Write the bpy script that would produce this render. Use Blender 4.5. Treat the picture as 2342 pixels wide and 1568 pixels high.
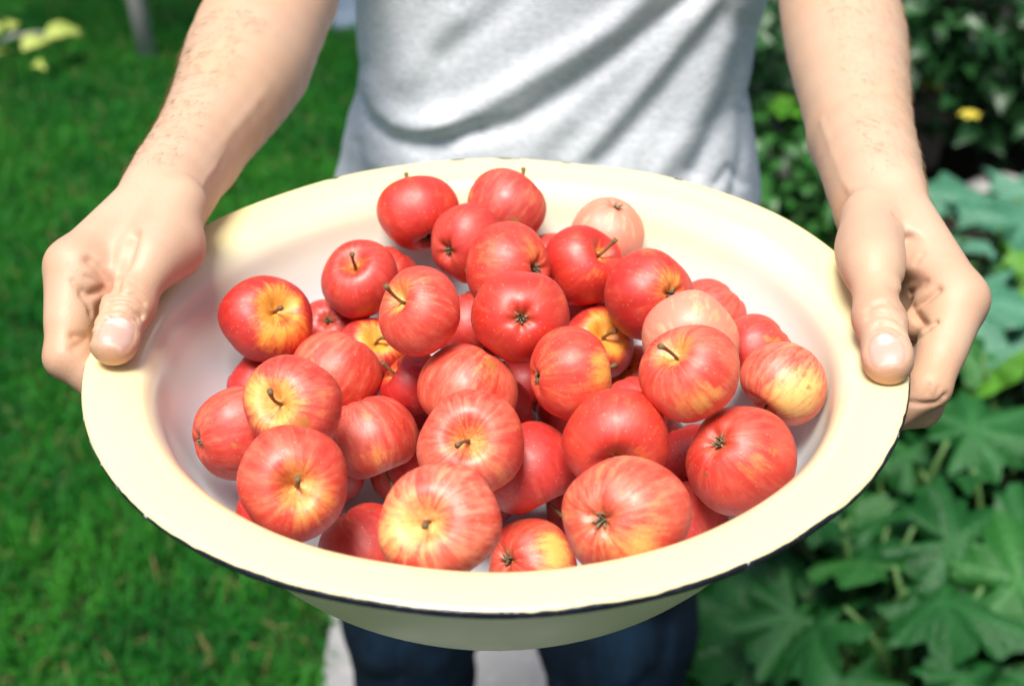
import bpy, math, random
import numpy as np
from mathutils import Vector, Matrix

for o in list(bpy.data.objects):
    bpy.data.objects.remove(o)
S = bpy.context.scene
COL = S.collection
rng = np.random.default_rng(7)
random.seed(7)

# ------------------------------------------------------------------ camera, sky, sun, exposure
PITCH = math.radians(33)
CAM = np.array([0, 0, 1.58])
cd = bpy.data.cameras.new('camera')
cam = bpy.data.objects.new('camera', cd)
COL.objects.link(cam)
cam.location = CAM
cam.rotation_euler = (math.pi / 2 - PITCH, 0, 0)
cd.lens = 50
cd.sensor_width = 36
cd.clip_start = .01
cd.clip_end = 500
cd.dof.use_dof = True
cd.dof.focus_distance = .685
cd.dof.aperture_fstop = 7.1
S.camera = cam

world = bpy.data.worlds.new('World')
S.world = world
world.use_nodes = True
wn = world.node_tree
sky = wn.nodes.new('ShaderNodeTexSky')
sky.sky_type = 'NISHITA'
sky.sun_disc = False
SUN_EL, SUN_AZ = math.radians(70), math.radians(203)   # azimuth clockwise from +y
sky.sun_elevation = SUN_EL
sky.sun_rotation = SUN_AZ
sky.air_density = 1.0
sky.dust_density = 3.0
sky.ozone_density = 1.0
wn.links.new(sky.outputs[0], wn.nodes['Background'].inputs[0])
wn.nodes['Background'].inputs[1].default_value = .055

sl = bpy.data.lights.new('sun', 'SUN')
sl.energy = 3.0
sl.angle = math.radians(24)
sl.color = (1, .955, .89)
sun = bpy.data.objects.new('sun', sl)
COL.objects.link(sun)
sd = Vector((math.sin(SUN_AZ) * math.cos(SUN_EL), math.cos(SUN_AZ) * math.cos(SUN_EL), math.sin(SUN_EL)))
sun.rotation_euler = sd.to_track_quat('Z', 'Y').to_euler()
sun.location = (-2, -2, 5)

S.view_settings.view_transform = 'Standard'
S.view_settings.look = 'None'
S.view_settings.gamma = 1
S.view_settings.exposure = 1.06
S.view_settings.use_curve_mapping = False
S.render.engine = 'CYCLES'
S.cycles.max_bounces = 5
S.cycles.diffuse_bounces = 3
S.cycles.glossy_bounces = 2
S.cycles.transmission_bounces = 2
S.cycles.caustics_reflective = False
S.cycles.caustics_refractive = False
S.cycles.use_adaptive_sampling = True
S.cycles.adaptive_threshold = .02
S.cycles.use_denoising = True

# ------------------------------------------------------------------ measuring helpers (photo grid 2342 x 1568 -> metres)
PW, PH = 2342, 1568
FP = 50 / 36 * PW
VD = np.array([0, math.cos(PITCH), -math.sin(PITCH)])
VU = np.array([0, math.sin(PITCH), math.cos(PITCH)])
VR = np.array([1., 0, 0])
BC = np.array([-.007, .598, 1.199])        # centre of the bowl's rim
BR = .2                                    # rim radius


def ray(px, py):
    return VD + (px - PW / 2) / FP * VR - (py - PH / 2) / FP * VU


def U(px, py, t):                          # point at distance t along the view axis
    return CAM + ray(px, py) * t


def Q(px, py, z):                          # point at height z
    r = ray(px, py)
    return CAM + r * ((z - CAM[2]) / r[2])


def QY(px, py, y):                         # point on the upright plane at depth y
    r = ray(px, py)
    return CAM + r * ((y - CAM[1]) / r[1])


def proj(P):
    q = np.asarray(P) - CAM
    t = q @ VD
    return PW / 2 + FP * (q @ VR) / t, PH / 2 - FP * (q @ VU) / t


# ------------------------------------------------------------------ node helpers
def new_mat(name):
    m = bpy.data.materials.new(name)
    m.use_nodes = True
    nt = m.node_tree
    return m, nt, nt.nodes['Principled BSDF']


class NT:
    def __init__(s, nt):
        s.nt = nt

    def node(s, t, **k):
        n = s.nt.nodes.new(t)
        for a, b in k.items():
            setattr(n, a, b)
        return n

    def put(s, sock, v):
        if v is None:
            return
        if hasattr(v, 'is_output') or isinstance(v, bpy.types.NodeSocket):
            s.nt.links.new(v, sock)
        else:
            sock.default_value = v

    def coord(s, kind='Object'):
        return s.node('ShaderNodeTexCoord').outputs[kind]

    def mapping(s, v, scale=(1, 1, 1), loc=(0, 0, 0), rot=(0, 0, 0)):
        n = s.node('ShaderNodeMapping')
        s.put(n.inputs['Vector'], v)
        n.inputs['Scale'].default_value = scale
        n.inputs['Location'].default_value = loc
        n.inputs['Rotation'].default_value = rot
        return n.outputs[0]

    def noise(s, v, scale, detail=3, rough=.5, dist=0, w=None):
        n = s.node('ShaderNodeTexNoise')
        if w is not None:
            n.noise_dimensions = '4D'
            s.put(n.inputs['W'], w)
        s.put(n.inputs['Vector'], v)
        n.inputs['Scale'].default_value = scale
        n.inputs['Detail'].default_value = detail
        n.inputs['Roughness'].default_value = rough
        n.inputs['Distortion'].default_value = dist
        return n.outputs[0]

    def voro(s, v, scale, feature='F1'):
        n = s.node('ShaderNodeTexVoronoi', feature=feature)
        s.put(n.inputs['Vector'], v)
        n.inputs['Scale'].default_value = scale
        return n.outputs['Distance']

    def math(s, op, a, b=None, clamp=False):
        n = s.node('ShaderNodeMath', operation=op, use_clamp=clamp)
        s.put(n.inputs[0], a)
        s.put(n.inputs[1], b)
        return n.outputs[0]

    def step(s, v, lo, hi, a=0., b=1.):
        n = s.node('ShaderNodeMapRange', interpolation_type='SMOOTHSTEP')
        s.put(n.inputs[0], v)
        n.inputs[1].default_value = lo
        n.inputs[2].default_value = hi
        n.inputs[3].default_value = a
        n.inputs[4].default_value = b
        return n.outputs[0]

    def mix(s, f, a, b, blend='MIX'):
        n = s.node('ShaderNodeMix', data_type='RGBA', blend_type=blend)
        s.put(n.inputs[0], f)
        s.put(n.inputs[6], a if not isinstance(a, tuple) or len(a) == 4 else (*a, 1))
        s.put(n.inputs[7], b if not isinstance(b, tuple) or len(b) == 4 else (*b, 1))
        return n.outputs[2]

    def attr(s, name, kind='GEOMETRY', out='Color'):
        n = s.node('ShaderNodeAttribute', attribute_type=kind, attribute_name=name)
        return n.outputs[out]

    def bump(s, h, strength, dist, normal=None):
        n = s.node('ShaderNodeBump')
        s.put(n.inputs['Height'], h)
        n.inputs['Strength'].default_value = strength
        n.inputs['Distance'].default_value = dist
        s.put(n.inputs['Normal'], normal)
        return n.outputs[0]


def setp(bsdf, **k):
    names = dict(color='Base Color', rough='Roughness', spec='Specular IOR Level', metal='Metallic', sss='Subsurface Weight',
                 sssr='Subsurface Radius', ssss='Subsurface Scale', coat='Coat Weight', coatr='Coat Roughness',
                 sheen='Sheen Weight', trans='Transmission Weight', normal='Normal', sheenr='Sheen Roughness')
    for a, v in k.items():
        sk = bsdf.inputs[names[a]]
        if isinstance(v, bpy.types.NodeSocket):
            bsdf.id_data.links.new(v, sk)
        else:
            if a == 'color' and len(v) == 3:
                v = (*v, 1)
            sk.default_value = v


# ------------------------------------------------------------------ mesh helpers
def mesh_obj(name, verts, faces, mat=None, parent=None, smooth=True, attrs=None, cols=None):
    me = bpy.data.meshes.new(name)
    verts = np.asarray(verts, dtype=np.float64)
    if isinstance(faces, np.ndarray):
        k = faces.shape[1]
        me.vertices.add(len(verts))
        me.vertices.foreach_set('co', verts.astype(np.float32).ravel())
        me.loops.add(faces.size)
        me.loops.foreach_set('vertex_index', faces.astype(np.int32).ravel())
        me.polygons.add(len(faces))
        me.polygons.foreach_set('loop_start', (np.arange(len(faces)) * k).astype(np.int32))
        me.polygons.foreach_set('loop_total', np.full(len(faces), k, np.int32))
        me.update(calc_edges=True)
        me.validate()
    else:
        me.from_pydata(verts.tolist(), [], [tuple(f) for f in faces])
    me.polygons.foreach_set('use_smooth', np.full(len(me.polygons), smooth))
    for n_, v in (attrs or {}).items():
        a = me.attributes.new(n_, 'FLOAT', 'POINT')
        a.data.foreach_set('value', np.asarray(v, np.float32))
    for n_, v in (cols or {}).items():
        a = me.attributes.new(n_, 'FLOAT_COLOR', 'POINT')
        v = np.asarray(v, np.float32)
        a.data.foreach_set('color', np.concatenate([v, np.ones((len(v), 1), np.float32)], 1).ravel())
    if mat:
        me.materials.append(mat)
    o = bpy.data.objects.new(name, me)
    COL.objects.link(o)
    if parent:
        o.parent = parent
    return o


def empty(name, loc=(0, 0, 0)):
    o = bpy.data.objects.new(name, None)
    o.empty_display_size = .05
    COL.objects.link(o)
    o.location = loc
    return o


def tag(o, label=None, cat=None, group=None, kind=None):
    if label:
        o['label'] = label
    if cat:
        o['category'] = cat
    if group:
        o['group'] = group
    if kind:
        o['kind'] = kind
    return o


def grid_faces(nu, nv, wrap_u=False):
    """verts laid out [v][u]"""
    f = []
    for j in range(nv - 1):
        for i in range(nu if wrap_u else nu - 1):
            i2 = (i + 1) % nu
            f.append((j * nu + i, j * nu + i2, (j + 1) * nu + i2, (j + 1) * nu + i))
    return np.array(f)


def lathe(profile, n=128, jitter=None):
    v = []
    a = np.linspace(0, 2 * np.pi, n, endpoint=False)
    for r, z in profile:
        v.append(np.stack([r * np.cos(a), r * np.sin(a), np.full(n, z)], 1))
    return np.concatenate(v), grid_faces(n, len(profile), True)


def tube(points, radii, n=8, cap=True):
    P = np.asarray(points, float)
    V, F = [], []
    up = np.array([.123, .456, .88])
    for i, p in enumerate(P):
        d = P[min(i + 1, len(P) - 1)] - P[max(i - 1, 0)]
        d /= np.linalg.norm(d)
        u = np.cross(d, up)
        u /= np.linalg.norm(u)
        w = np.cross(d, u)
        a = np.linspace(0, 2 * np.pi, n, endpoint=False)
        V.append(p + radii[i] * (np.cos(a)[:, None] * u + np.sin(a)[:, None] * w))
    V = np.concatenate(V)
    F = [tuple(f) for f in grid_faces(n, len(P), True)]
    if cap:
        F.append(tuple(range(n))[::-1])
        F.append(tuple(range((len(P) - 1) * n, len(P) * n)))
    return V, F


def joinvf(parts):
    V, F, o = [], [], 0
    for v, f in parts:
        V.append(np.asarray(v))
        F += [tuple(int(i) + o for i in q) for q in f]
        o += len(v)
    return np.concatenate(V), F


# value noise for modelling
def vnoise(P, seed=0):
    P = np.asarray(P, float)
    i = np.floor(P).astype(np.int64)
    f = P - i
    f = f * f * (3 - 2 * f)

    def h(a):
        n = (a[..., 0] * 374761393 + a[..., 1] * 668265263 + a[..., 2] * 2147483647 + seed * 974634541) & 0x7fffffff
        n = ((n ^ (n >> 13)) * 1274126177) & 0x7fffffff
        return ((n ^ (n >> 16)) & 0xffff) / 65535.
    r = 0
    for dx in (0, 1):
        for dy in (0, 1):
            for dz in (0, 1):
                w = (f[..., 0] if dx else 1 - f[..., 0]) * (f[..., 1] if dy else 1 - f[..., 1]) * (f[..., 2] if dz else 1 - f[..., 2])
                r = r + w * h(i + np.array([dx, dy, dz]))
    return r * 2 - 1


# ------------------------------------------------------------------ signed distance modelling (for body and jeans)
def rcone(p, a, b, ra, rb):
    a = np.asarray(a, p.dtype)
    ba = np.asarray(b, p.dtype) - a
    q = p - a
    h = np.clip(q @ (ba / (ba @ ba)), 0, 1)
    q -= h[..., None] * ba
    return np.sqrt(np.einsum('...i,...i->...', q, q)) - (p.dtype.type(ra) + p.dtype.type(rb - ra) * h)


def ell(p, c, r, R=None):
    q = p - np.asarray(c, p.dtype)
    if R is not None:
        q = q @ np.asarray(R, p.dtype).T
    r = np.asarray(r, p.dtype)
    k0 = np.linalg.norm(q / r, axis=-1)
    k1 = np.linalg.norm(q / (r * r), axis=-1) + 1e-9
    return k0 * (k0 - 1) / k1


def smin(a, b, k):
    h = np.clip(.5 + .5 * (b - a) / k, 0, 1)
    return b + (a - b) * h - k * h * (1 - h)


def pdist(p, pts):
    d = None
    for a, b in zip(pts[:-1], pts[1:]):
        e = rcone(p, a, b, 0, 0)
        d = e if d is None else np.minimum(d, e)
    return d


def surface_net(sdf, lo, hi, vox, B=8):
    """sparse naive surface nets: returns verts, quads"""
    lo = np.asarray(lo, float)
    nb = np.ceil((np.asarray(hi) - lo) / (vox * B)).astype(int)
    ii = np.stack(np.meshgrid(*[np.arange(k) for k in nb], indexing='ij'), -1).reshape(-1, 3)
    cen = lo + (ii + .5) * vox * B
    act = np.concatenate([np.abs(sdf(c)) for c in np.array_split(cen, max(1, len(cen) // 40000))]) < vox * B * 1.15
    ii = ii[act]
    g = np.stack(np.meshgrid(*[np.arange(B + 1)] * 3, indexing='ij'), -1)
    dims = nb * B + 2
    keys, pos, ek = [], [], [[], [], []]
    offs = np.array([(a, b, c) for a in (0, 1) for b in (0, 1) for c in (0, 1)])
    edges = [(i, j) for i in range(8) for j in range(i + 1, 8) if abs(offs[i] - offs[j]).sum() == 1]
    for ch in np.array_split(ii, max(1, len(ii) // 150)):
        if not len(ch):
            continue
        gi = ch[:, None, None, None, :] * B + g[None]
        D = sdf((lo + gi * vox).astype(np.float32))
        c8 = np.stack([D[:, o[0]:B + o[0], o[1]:B + o[1], o[2]:B + o[2]] for o in offs], -1)
        neg = c8 < 0
        m = neg.any(-1) & ~neg.all(-1)
        idx = np.argwhere(m)
        if not len(idx):
            continue
        v8 = c8[m]
        cell = gi[:, :B, :B, :B][m]
        s = np.zeros((len(v8), 3))
        n = np.zeros(len(v8))
        for a, b in edges:
            va, vb = v8[:, a], v8[:, b]
            cr = (va < 0) != (vb < 0)
            t = np.where(cr, va / np.where(cr, va - vb, 1), 0)
            s += np.where(cr[:, None], offs[a] + t[:, None] * (offs[b] - offs[a]), 0)
            n += cr
        pos.append(lo + (cell + s / n[:, None]) * vox)
        keys.append((cell[:, 0] * dims[1] + cell[:, 1]) * dims[2] + cell[:, 2])
        for ax, bi in ((0, 4), (1, 2), (2, 1)):
            a0, b0 = v8[:, 0] < 0, v8[:, bi] < 0
            cr = a0 != b0
            ek[ax].append(np.concatenate([cell[cr], a0[cr][:, None]], 1))
    keys = np.concatenate(keys)
    pos = np.concatenate(pos)
    od = np.argsort(keys)
    keys, pos = keys[od], pos[od]
    quads = []
    for ax in range(3):
        e = np.concatenate(ek[ax])
        c, inside = e[:, :3], e[:, 3] > 0
        u, w = (ax + 1) % 3, (ax + 2) % 3
        q = []
        for du, dw in ((0, 0), (1, 0), (1, 1), (0, 1)):
            cc = c.copy()
            cc[:, u] -= du
            cc[:, w] -= dw
            k = (cc[:, 0] * dims[1] + cc[:, 1]) * dims[2] + cc[:, 2]
            p_ = np.clip(np.searchsorted(keys, k), 0, len(keys) - 1)
            q.append(np.where(keys[p_] == k, p_, -1))
        q = np.stack(q, 1)
        q = np.where(inside[:, None], q, q[:, ::-1])
        quads.append(q[(q >= 0).all(1)])
    return pos, np.concatenate(quads)


# ================================================================== SETTING
def ground_patch(name, pts, z, mat, thick=None, kind='structure'):
    n = len(pts)
    V = [(x, y, z) for x, y in pts]
    F = [tuple(range(n))]
    if thick:
        V += [(x, y, z - thick) for x, y in pts]
        F += [(i, i + n, (i + 1) % n + n, (i + 1) % n) for i in range(n)]
    o = mesh_obj(name, V, F, mat, smooth=False)
    return tag(o, kind=kind)


m_lawn, nt, b = new_mat('lawn_soil')
N = NT(nt)
c = N.coord('Object')
col = N.mix(N.step(N.noise(c, 3.2, 4), .35, .65), (.010, .034, .008), (.022, .07, .012))
col = N.mix(N.step(N.noise(c, 40, 3), .4, .7), col, (.028, .03, .014))
setp(b, color=col, rough=.95, spec=.1, normal=N.bump(N.noise(c, 60, 4), .8, .02))
lawn = ground_patch('lawn', [(-150, -150), (150, -150), (150, 150), (-150, 150)], 0, m_lawn)
tag(lawn, 'green mown lawn around the standing person')

m_path, nt, b = new_mat('path_concrete')
N = NT(nt)
c = N.coord('Object')
col = N.mix(N.noise(c, 6, 5, .6), (.22, .22, .22), (.34, .34, .34))
col = N.mix(N.step(N.noise(c, 70, 3), .55, .75), col, (.36, .35, .33))
setp(b, color=col, rough=.85, spec=.2, normal=N.bump(N.noise(c, 120, 4), .4, .004))
m_patio, nt, b = new_mat('patio_concrete')
N = NT(nt)
c = N.coord('Object')
setp(b, color=N.mix(N.noise(c, 5, 4), (.20, .26, .34), (.27, .34, .42)), rough=.8)

# path in cast slabs, each with a narrow open joint
path = empty('garden_path', (0, 0, 0))
tag(path, 'pale grey concrete path under the person', kind='structure')
pl, pr = Q(742, 1540, .02)[0], .24
for i in range(2):
    y0, y1 = .25 + i * 2.36, .25 + i * 2.36 + 2.35
    j = rng.normal(0, .004, 8)
    pts = [(pl + j[0], y0), (pr + j[1], y0), (pr + j[2], y1), (pl + j[3], y1)]
    n = 4
    V = [(x, y, .022) for x, y in pts] + [(x, y, -.03) for x, y in pts]
    F = [(0, 1, 2, 3)] + [(k, k + 4, (k + 1) % 4 + 4, (k + 1) % 4) for k in range(4)]
    s = mesh_obj('slab', V, F, m_path, path, smooth=False)
pa = Q(760, 68, .02)
patio = ground_patch('patio', [(pa[0], pa[1]), (pa[0] + 1.05, pa[1] + .05), (pa[0] + 1.05, pa[1] + 3.5), (pa[0] - .25, pa[1] + 3.5)], .03, m_patio, .06)
tag(patio, 'blue grey paved corner at the far end of the lawn behind the shirt')

# soil bed on the right
m_soil, nt, b = new_mat('bed_soil')
N = NT(nt)
c = N.coord('Object')
setp(b, color=N.mix(N.noise(c, 25, 5, .7), (.012, .009, .006), (.05, .037, .025)), rough=.95, spec=.1,
     normal=N.bump(N.noise(c, 40, 5, .7), 1, .03))
bx0 = .62
bed_edge = [(bx0, .5), (bx0 + .02, 1.5), (bx0 + .06, 2.3), (.72, 2.9), (.62, 3.25), (.5, 3.5), (.4, 4.2), (.5, 9)]
soil = ground_patch('soil_bed', bed_edge + [(6, 9), (6, .5)], .012, m_soil)
tag(soil, 'dark soil of the vegetable bed on the right')

# ------------------------------------------------------------------ grass
def blade_mesh(pos, h, w, lean, az, tw):
    n = len(pos)
    ca, sa = np.cos(az), np.sin(az)
    side = np.stack([-sa, ca, np.zeros(n)], 1)
    fw = np.stack([ca, sa, np.zeros(n)], 1)
    up = np.array([0, 0, 1.])
    m = pos + fw * (lean * h * .35)[:, None] + up * (h * .6)[:, None]
    t = pos + fw * (lean * h)[:, None] + up * (h * (1 - .25 * lean))[:, None]
    V = np.stack([pos - side * w[:, None], pos + side * w[:, None], m + side * (w * .8)[:, None], m - side * (w * .8)[:, None], t], 1).reshape(-1, 3)
    i = np.arange(n) * 5
    T = np.concatenate([np.stack([i, i + 1, i + 2], 1), np.stack([i, i + 2, i + 3], 1), np.stack([i + 3, i + 2, i + 4], 1)])
    return V, T


def grass_field(n, region, seed, hbase):
    r = np.random.default_rng(seed)
    x = r.uniform(region[0], region[1], n)
    y = r.uniform(region[2], region[3], n)
    edge = np.interp(y, [p[1] for p in bed_edge], [p[0] for p in bed_edge])
    ok = (x < edge + r.normal(0, .04, n))
    on_path = (x > pl + .006 + r.normal(0, .006, n)) & (x < pr - .006) & (y < 4.96) & (y > .25)
    on_patio = (y > pa[1] - .01) & (x > pa[0] - .02) & (x < pa[0] + 1.06)
    ok &= ~on_path & ~on_patio
    x, y = x[ok], y[ok]
    n = len(x)
    P = np.stack([x, y, np.zeros(n)], 1)
    big = vnoise(P * 3.1, 3) * .5 + vnoise(P * 8.3, 4) * .5 + vnoise(P * 21, 9) * .35
    h = hbase * (1 + .3 * big) * r.uniform(.55, 1.25, n)
    w = r.uniform(.0013, .0027, n)
    V, T = blade_mesh(P, h, w, r.uniform(.2, 1.1, n), r.uniform(0, 2 * np.pi, n), 0)
    hue = vnoise(P * 5.7, 12) * .5 + vnoise(P * 14, 15) * .5 + r.normal(0, .3, n)
    base = np.array([.014, .165, .014])
    yel = np.array([.045, .25, .018])
    dark = np.array([.005, .08, .012])
    k = np.clip(hue, -1, 1)[:, None]
    c_ = base + np.clip(k, 0, 1) * (yel - base) + np.clip(-k, 0, 1) * (dark - base)
    dry = r.random(n) < .035
    c_[dry] = (.24, .22, .08)
    return V, T, np.repeat(c_, 5, 0)


m_grass, nt, b = new_mat('grass_blades')
N = NT(nt)
setp(b, color=N.attr('col'), rough=.55, spec=.25)
tr = N.node('ShaderNodeBsdfTranslucent')
nt.links.new(N.attr('col'), tr.inputs[0])
mx = N.node('ShaderNodeMixShader')
mx.inputs[0].default_value = .3
nt.links.new(b.outputs[0], mx.inputs[1])
nt.links.new(tr.outputs[0], mx.inputs[2])
nt.links.new(mx.outputs[0], nt.nodes['Material Output'].inputs[0])
g1 = grass_field(120000, (-1.9, .95, 1.2, 4.9), 1, .05)
g2 = grass_field(70000, (-4.5, 1.2, .2, 8.5), 2, .055)
V = np.concatenate([g1[0], g2[0]])
T = np.concatenate([g1[1], g2[1] + len(g1[0])])
go = mesh_obj('grass', V, T, m_grass, smooth=False, cols={'col': np.concatenate([g1[2], g2[2]])})
tag(go, 'short green grass blades of the lawn', kind='stuff')

# ------------------------------------------------------------------ leaves
def leaf_lobed(seed, lobes=5, serr=.07, nt_=48, nr=6):
    r = np.random.default_rng(seed)
    th = np.linspace(-np.pi, np.pi, nt_, endpoint=False)
    ph = r.uniform(0, 6.28, 4)
    rad = .82 + .14 * np.cos(lobes * th) + serr * np.sin(17 * th + ph[0]) + .06 * np.sin(3 * th + ph[1]) + .05 * np.sin(29 * th + ph[3])
    rad *= 1 - .62 * np.exp(-((np.abs(th) - np.pi) / .3) ** 2)
    rad *= 1 + .18 * np.cos(th)
    V = [(0, 0, 0)]
    for j in range(1, nr + 1):
        f = j / nr
        x, y = f * rad * np.cos(th), f * rad * np.sin(th)
        z = -.22 * f * f + .10 * f * f * np.sin(lobes * th + ph[2]) + .07 * f ** 3 * np.sin(9 * th + ph[1]) + .10 * np.abs(np.sin(th * 2.5)) * f * (1 - f)
        V += list(zip(x, y, z))
    F = [(0, 1 + i, 1 + (i + 1) % nt_) for i in range(nt_)]
    for j in range(nr - 1):
        for i in range(nt_):
            i2 = (i + 1) % nt_
            F.append((1 + j * nt_ + i, 1 + (j + 1) * nt_ + i, 1 + (j + 1) * nt_ + i2, 1 + j * nt_ + i2))
    vein = [1.]
    lob = np.arange(-(lobes // 2), lobes // 2 + 1) * 2 * np.pi / lobes
    dth = np.abs((th[:, None] - lob[None] + np.pi) % (2 * np.pi) - np.pi).min(1)
    for j in range(1, nr + 1):
        vein += list(np.exp(-(dth * (j / nr) / .07) ** 2) * (1 - .5 * j / nr))
    return np.array(V) + (.45, 0, 0), F, np.array(vein)


def leaf_simple(seed, nu=9, nv=5):
    r = np.random.default_rng(seed)
    V = []
    for i in range(nu):
        u = i / (nu - 1)
        w = .34 * math.sin(math.pi * u ** .75) * (1 + .06 * math.sin(u * 30 + seed))
        for k in range(nv):
            v = k / (nv - 1) * 2 - 1
            V.append((u, v * w, .18 * math.sin(u * 2.6) - .35 * u * u + .28 * w * v * v + .03 * math.sin(u * 14 + seed * 2) * v))
    F = [(i * nv + k, (i + 1) * nv + k, (i + 1) * nv + k + 1, i * nv + k + 1) for i in range(nu - 1) for k in range(nv - 1)]
    return np.array(V), F


def leaf_mat(name, c1, c2, vein, rough=.42, spec=.5, vs=9):
    m, nt, b = new_mat(name)
    N = NT(nt)
    c = N.coord('Object')
    info = N.node('ShaderNodeObjectInfo')
    col = N.mix(N.noise(c, 7, 4), c1, c2)
    rv = N.math('MULTIPLY', info.outputs['Random'], .55)
    col = N.mix(rv, col, vein)
    v = N.voro(c, vs, 'DISTANCE_TO_EDGE')
    col = N.mix(N.step(v, 0, .05, .22, 0), col, vein)
    col = N.mix(N.math('MULTIPLY', N.attr('vein', out='Fac'), .26), col, tuple(min(1, q * 1.7 + .03) for q in vein))
    setp(b, color=col, rough=rough, spec=spec, normal=N.bump(N.noise(c, 14, 3), .35, .02))
    tr = N.node('ShaderNodeBsdfTranslucent')
    nt.links.new(col, tr.inputs[0])
    mx = N.node('ShaderNodeMixShader')
    mx.inputs[0].default_value = .18
    nt.links.new(b.outputs[0], mx.inputs[1])
    nt.links.new(tr.outputs[0], mx.inputs[2])
    nt.links.new(mx.outputs[0], nt.nodes['Material Output'].inputs[0])
    return m


m_squash = leaf_mat('squash_leaf', (.004, .048, .008), (.012, .10, .016), (.024, .145, .030), .42, .38)
m_mid = leaf_mat('squash_leaf_young', (.010, .08, .010), (.022, .145, .018), (.045, .19, .04), .42, .38)
m_blue = leaf_mat('cabbage_leaf', (.035, .16, .085), (.07, .24, .14), (.13, .31, .21), .42, .4)
m_lime = leaf_mat('lime_leaf', (.05, .20, .012), (.09, .30, .02), (.14, .33, .05), .45, .4)
m_shrub = leaf_mat('shrub_leaf', (.008, .045, .012), (.022, .095, .022), (.04, .13, .04), .4, .5)
m_yellow = leaf_mat('yellow_leaf', (.34, .46, .06), (.50, .58, .12), (.5, .56, .16), .5, .4)
m_stalk, nt, b = new_mat('leaf_stalk')
setp(b, color=(.09, .19, .05), rough=.6)
m_bark, nt, b = new_mat('bark')
N = NT(nt)
c = N.coord('Object')
setp(b, color=N.mix(N.noise(N.mapping(c, (60, 60, 8)), 1, 4), (.26, .25, .235), (.48, .46, .44)), rough=.9,
     normal=N.bump(N.noise(N.mapping(c, (90, 90, 12)), 1, 4), .6, .004))

LOBED = []
for k in range(6):
    LOBED.append(leaf_lobed(20 + k, 5 if k % 2 else 7, .06, 72, 8))
_leafcache = {}


def leaf_inst(parent, kind, k, mat, loc, direction, tilt, roll, size, name='leaf'):
    key = (kind, k, mat.name)
    if key not in _leafcache:
        v, f, vn = LOBED[k] if kind == 'lobed' else (*leaf_simple(k), None)
        if vn is None:
            vn = np.exp(-(v[:, 1] / .03) ** 2)
        v = v.copy()
        v[:, 2] -= .02 * vn
        o = mesh_obj(name, v, f, mat, parent, attrs={'vein': vn})
        _leafcache[key] = o.data
    else:
        o = bpy.data.objects.new(name, _leafcache[key])
        COL.objects.link(o)
        o.parent = parent
    o.location = Vector(loc) - Vector(parent.location)
    o.rotation_euler = (roll, tilt, direction)
    o.scale = (size,) * 3
    return o


def leafy_plant(name, base, leaves, label, cat, group, mat):
    """leaves: (position, azimuth, tilt, roll, size, shape, material)"""
    root = empty(name, (base[0], base[1], .012))
    tag(root, label, cat, group)
    for (p, az, tl, rl, sz, k, m) in leaves:
        leaf_inst(root, 'lobed', k, m or mat, p, az, tl, rl, sz)
        q = np.array(p) - np.array([base[0], base[1], .012])
        mid = q * .5 + np.array([0, 0, .06])
        v, f = tube([(0, 0, 0), q * .25 + (0, 0, .04), mid, q * .8 + (0, 0, .03), q], [.006, .0055, .005, .0045, .003], 6)
        mesh_obj('stalk', v, f, m_stalk, root)
    return root


def rand_leaves(base, n, rad, zlo, zhi, size, r, mats=None):
    L = []
    for i in range(n):
        a = i * 2.4 + r.uniform(-.4, .4)
        d = rad * math.sqrt((i + .6) / n) * r.uniform(.8, 1.1)
        z = zhi - (zhi - zlo) * (d / rad) * r.uniform(.6, 1.1)
        p = (base[0] + d * math.cos(a), base[1] + d * math.sin(a), max(z, .05))
        L.append((p, a + r.normal(0, .4), r.uniform(-.25, .95), r.normal(0, .45), size * r.uniform(.65, 1.25), int(r.integers(0, 6)), r.choice(mats) if mats else None))
    return L


r = np.random.default_rng(5)
plants = [
    (Q(2060, 1180, .22), 17, .27, 'squash plant with jagged leaves right under the bowl rim', None),
    (Q(1985, 1400, .2), 15, .19, 'low squash plant nearest the dark jeans', 'dark'),
    (Q(2290, 1290, .2), 17, .26, 'squash plant at the lower right of the bed', None),
    (Q(2120, 1545, .18), 15, .23, 'darker squash plant at the bottom edge of the bed', None),
    (Q(2330, 980, .22), 16, .27, 'squash plant right of the fingers holding the bowl', None),
    (Q(2250, 800, .2), 13, .25, 'bright green leafy plant behind the knuckles of the hand', 'lime'),
]
for (p, n, rad, lab, kind) in plants:
    mats = [m_lime, m_squash, m_lime] if kind == 'lime' else [m_squash] if kind == 'dark' else [m_squash, m_mid, m_squash]
    leafy_plant('squash_plant', p, rand_leaves(p, n, rad, .1, .40, .108, r, mats), lab, 'plant', 'leafy vegetable plants in the bed', m_squash)
# big blue-green plant beside the wrist
p = Q(2270, 640, .12)
L = [(tuple(U(2190, 545, 2.55)), 2.8, .35, .2, .2, 1, None), (tuple(U(2290, 520, 2.7)), .6, .2, .1, .17, 2, None), (tuple(U(2330, 620, 2.45)), -.6, .5, .0, .19, 3, None),
     (tuple(U(2210, 610, 2.45)), -2.2, .45, .2, .16, 4, None), (tuple(U(2265, 480, 2.85)), 1.6, .1, .2, .15, 5, None), (tuple(U(2330, 450, 2.95)), .4, .2, .1, .16, 0, None)]
leafy_plant('cabbage_plant', p, L, 'big blue green cabbage leaves beside the wrist on the right', 'plant', None, m_blue)


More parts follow.
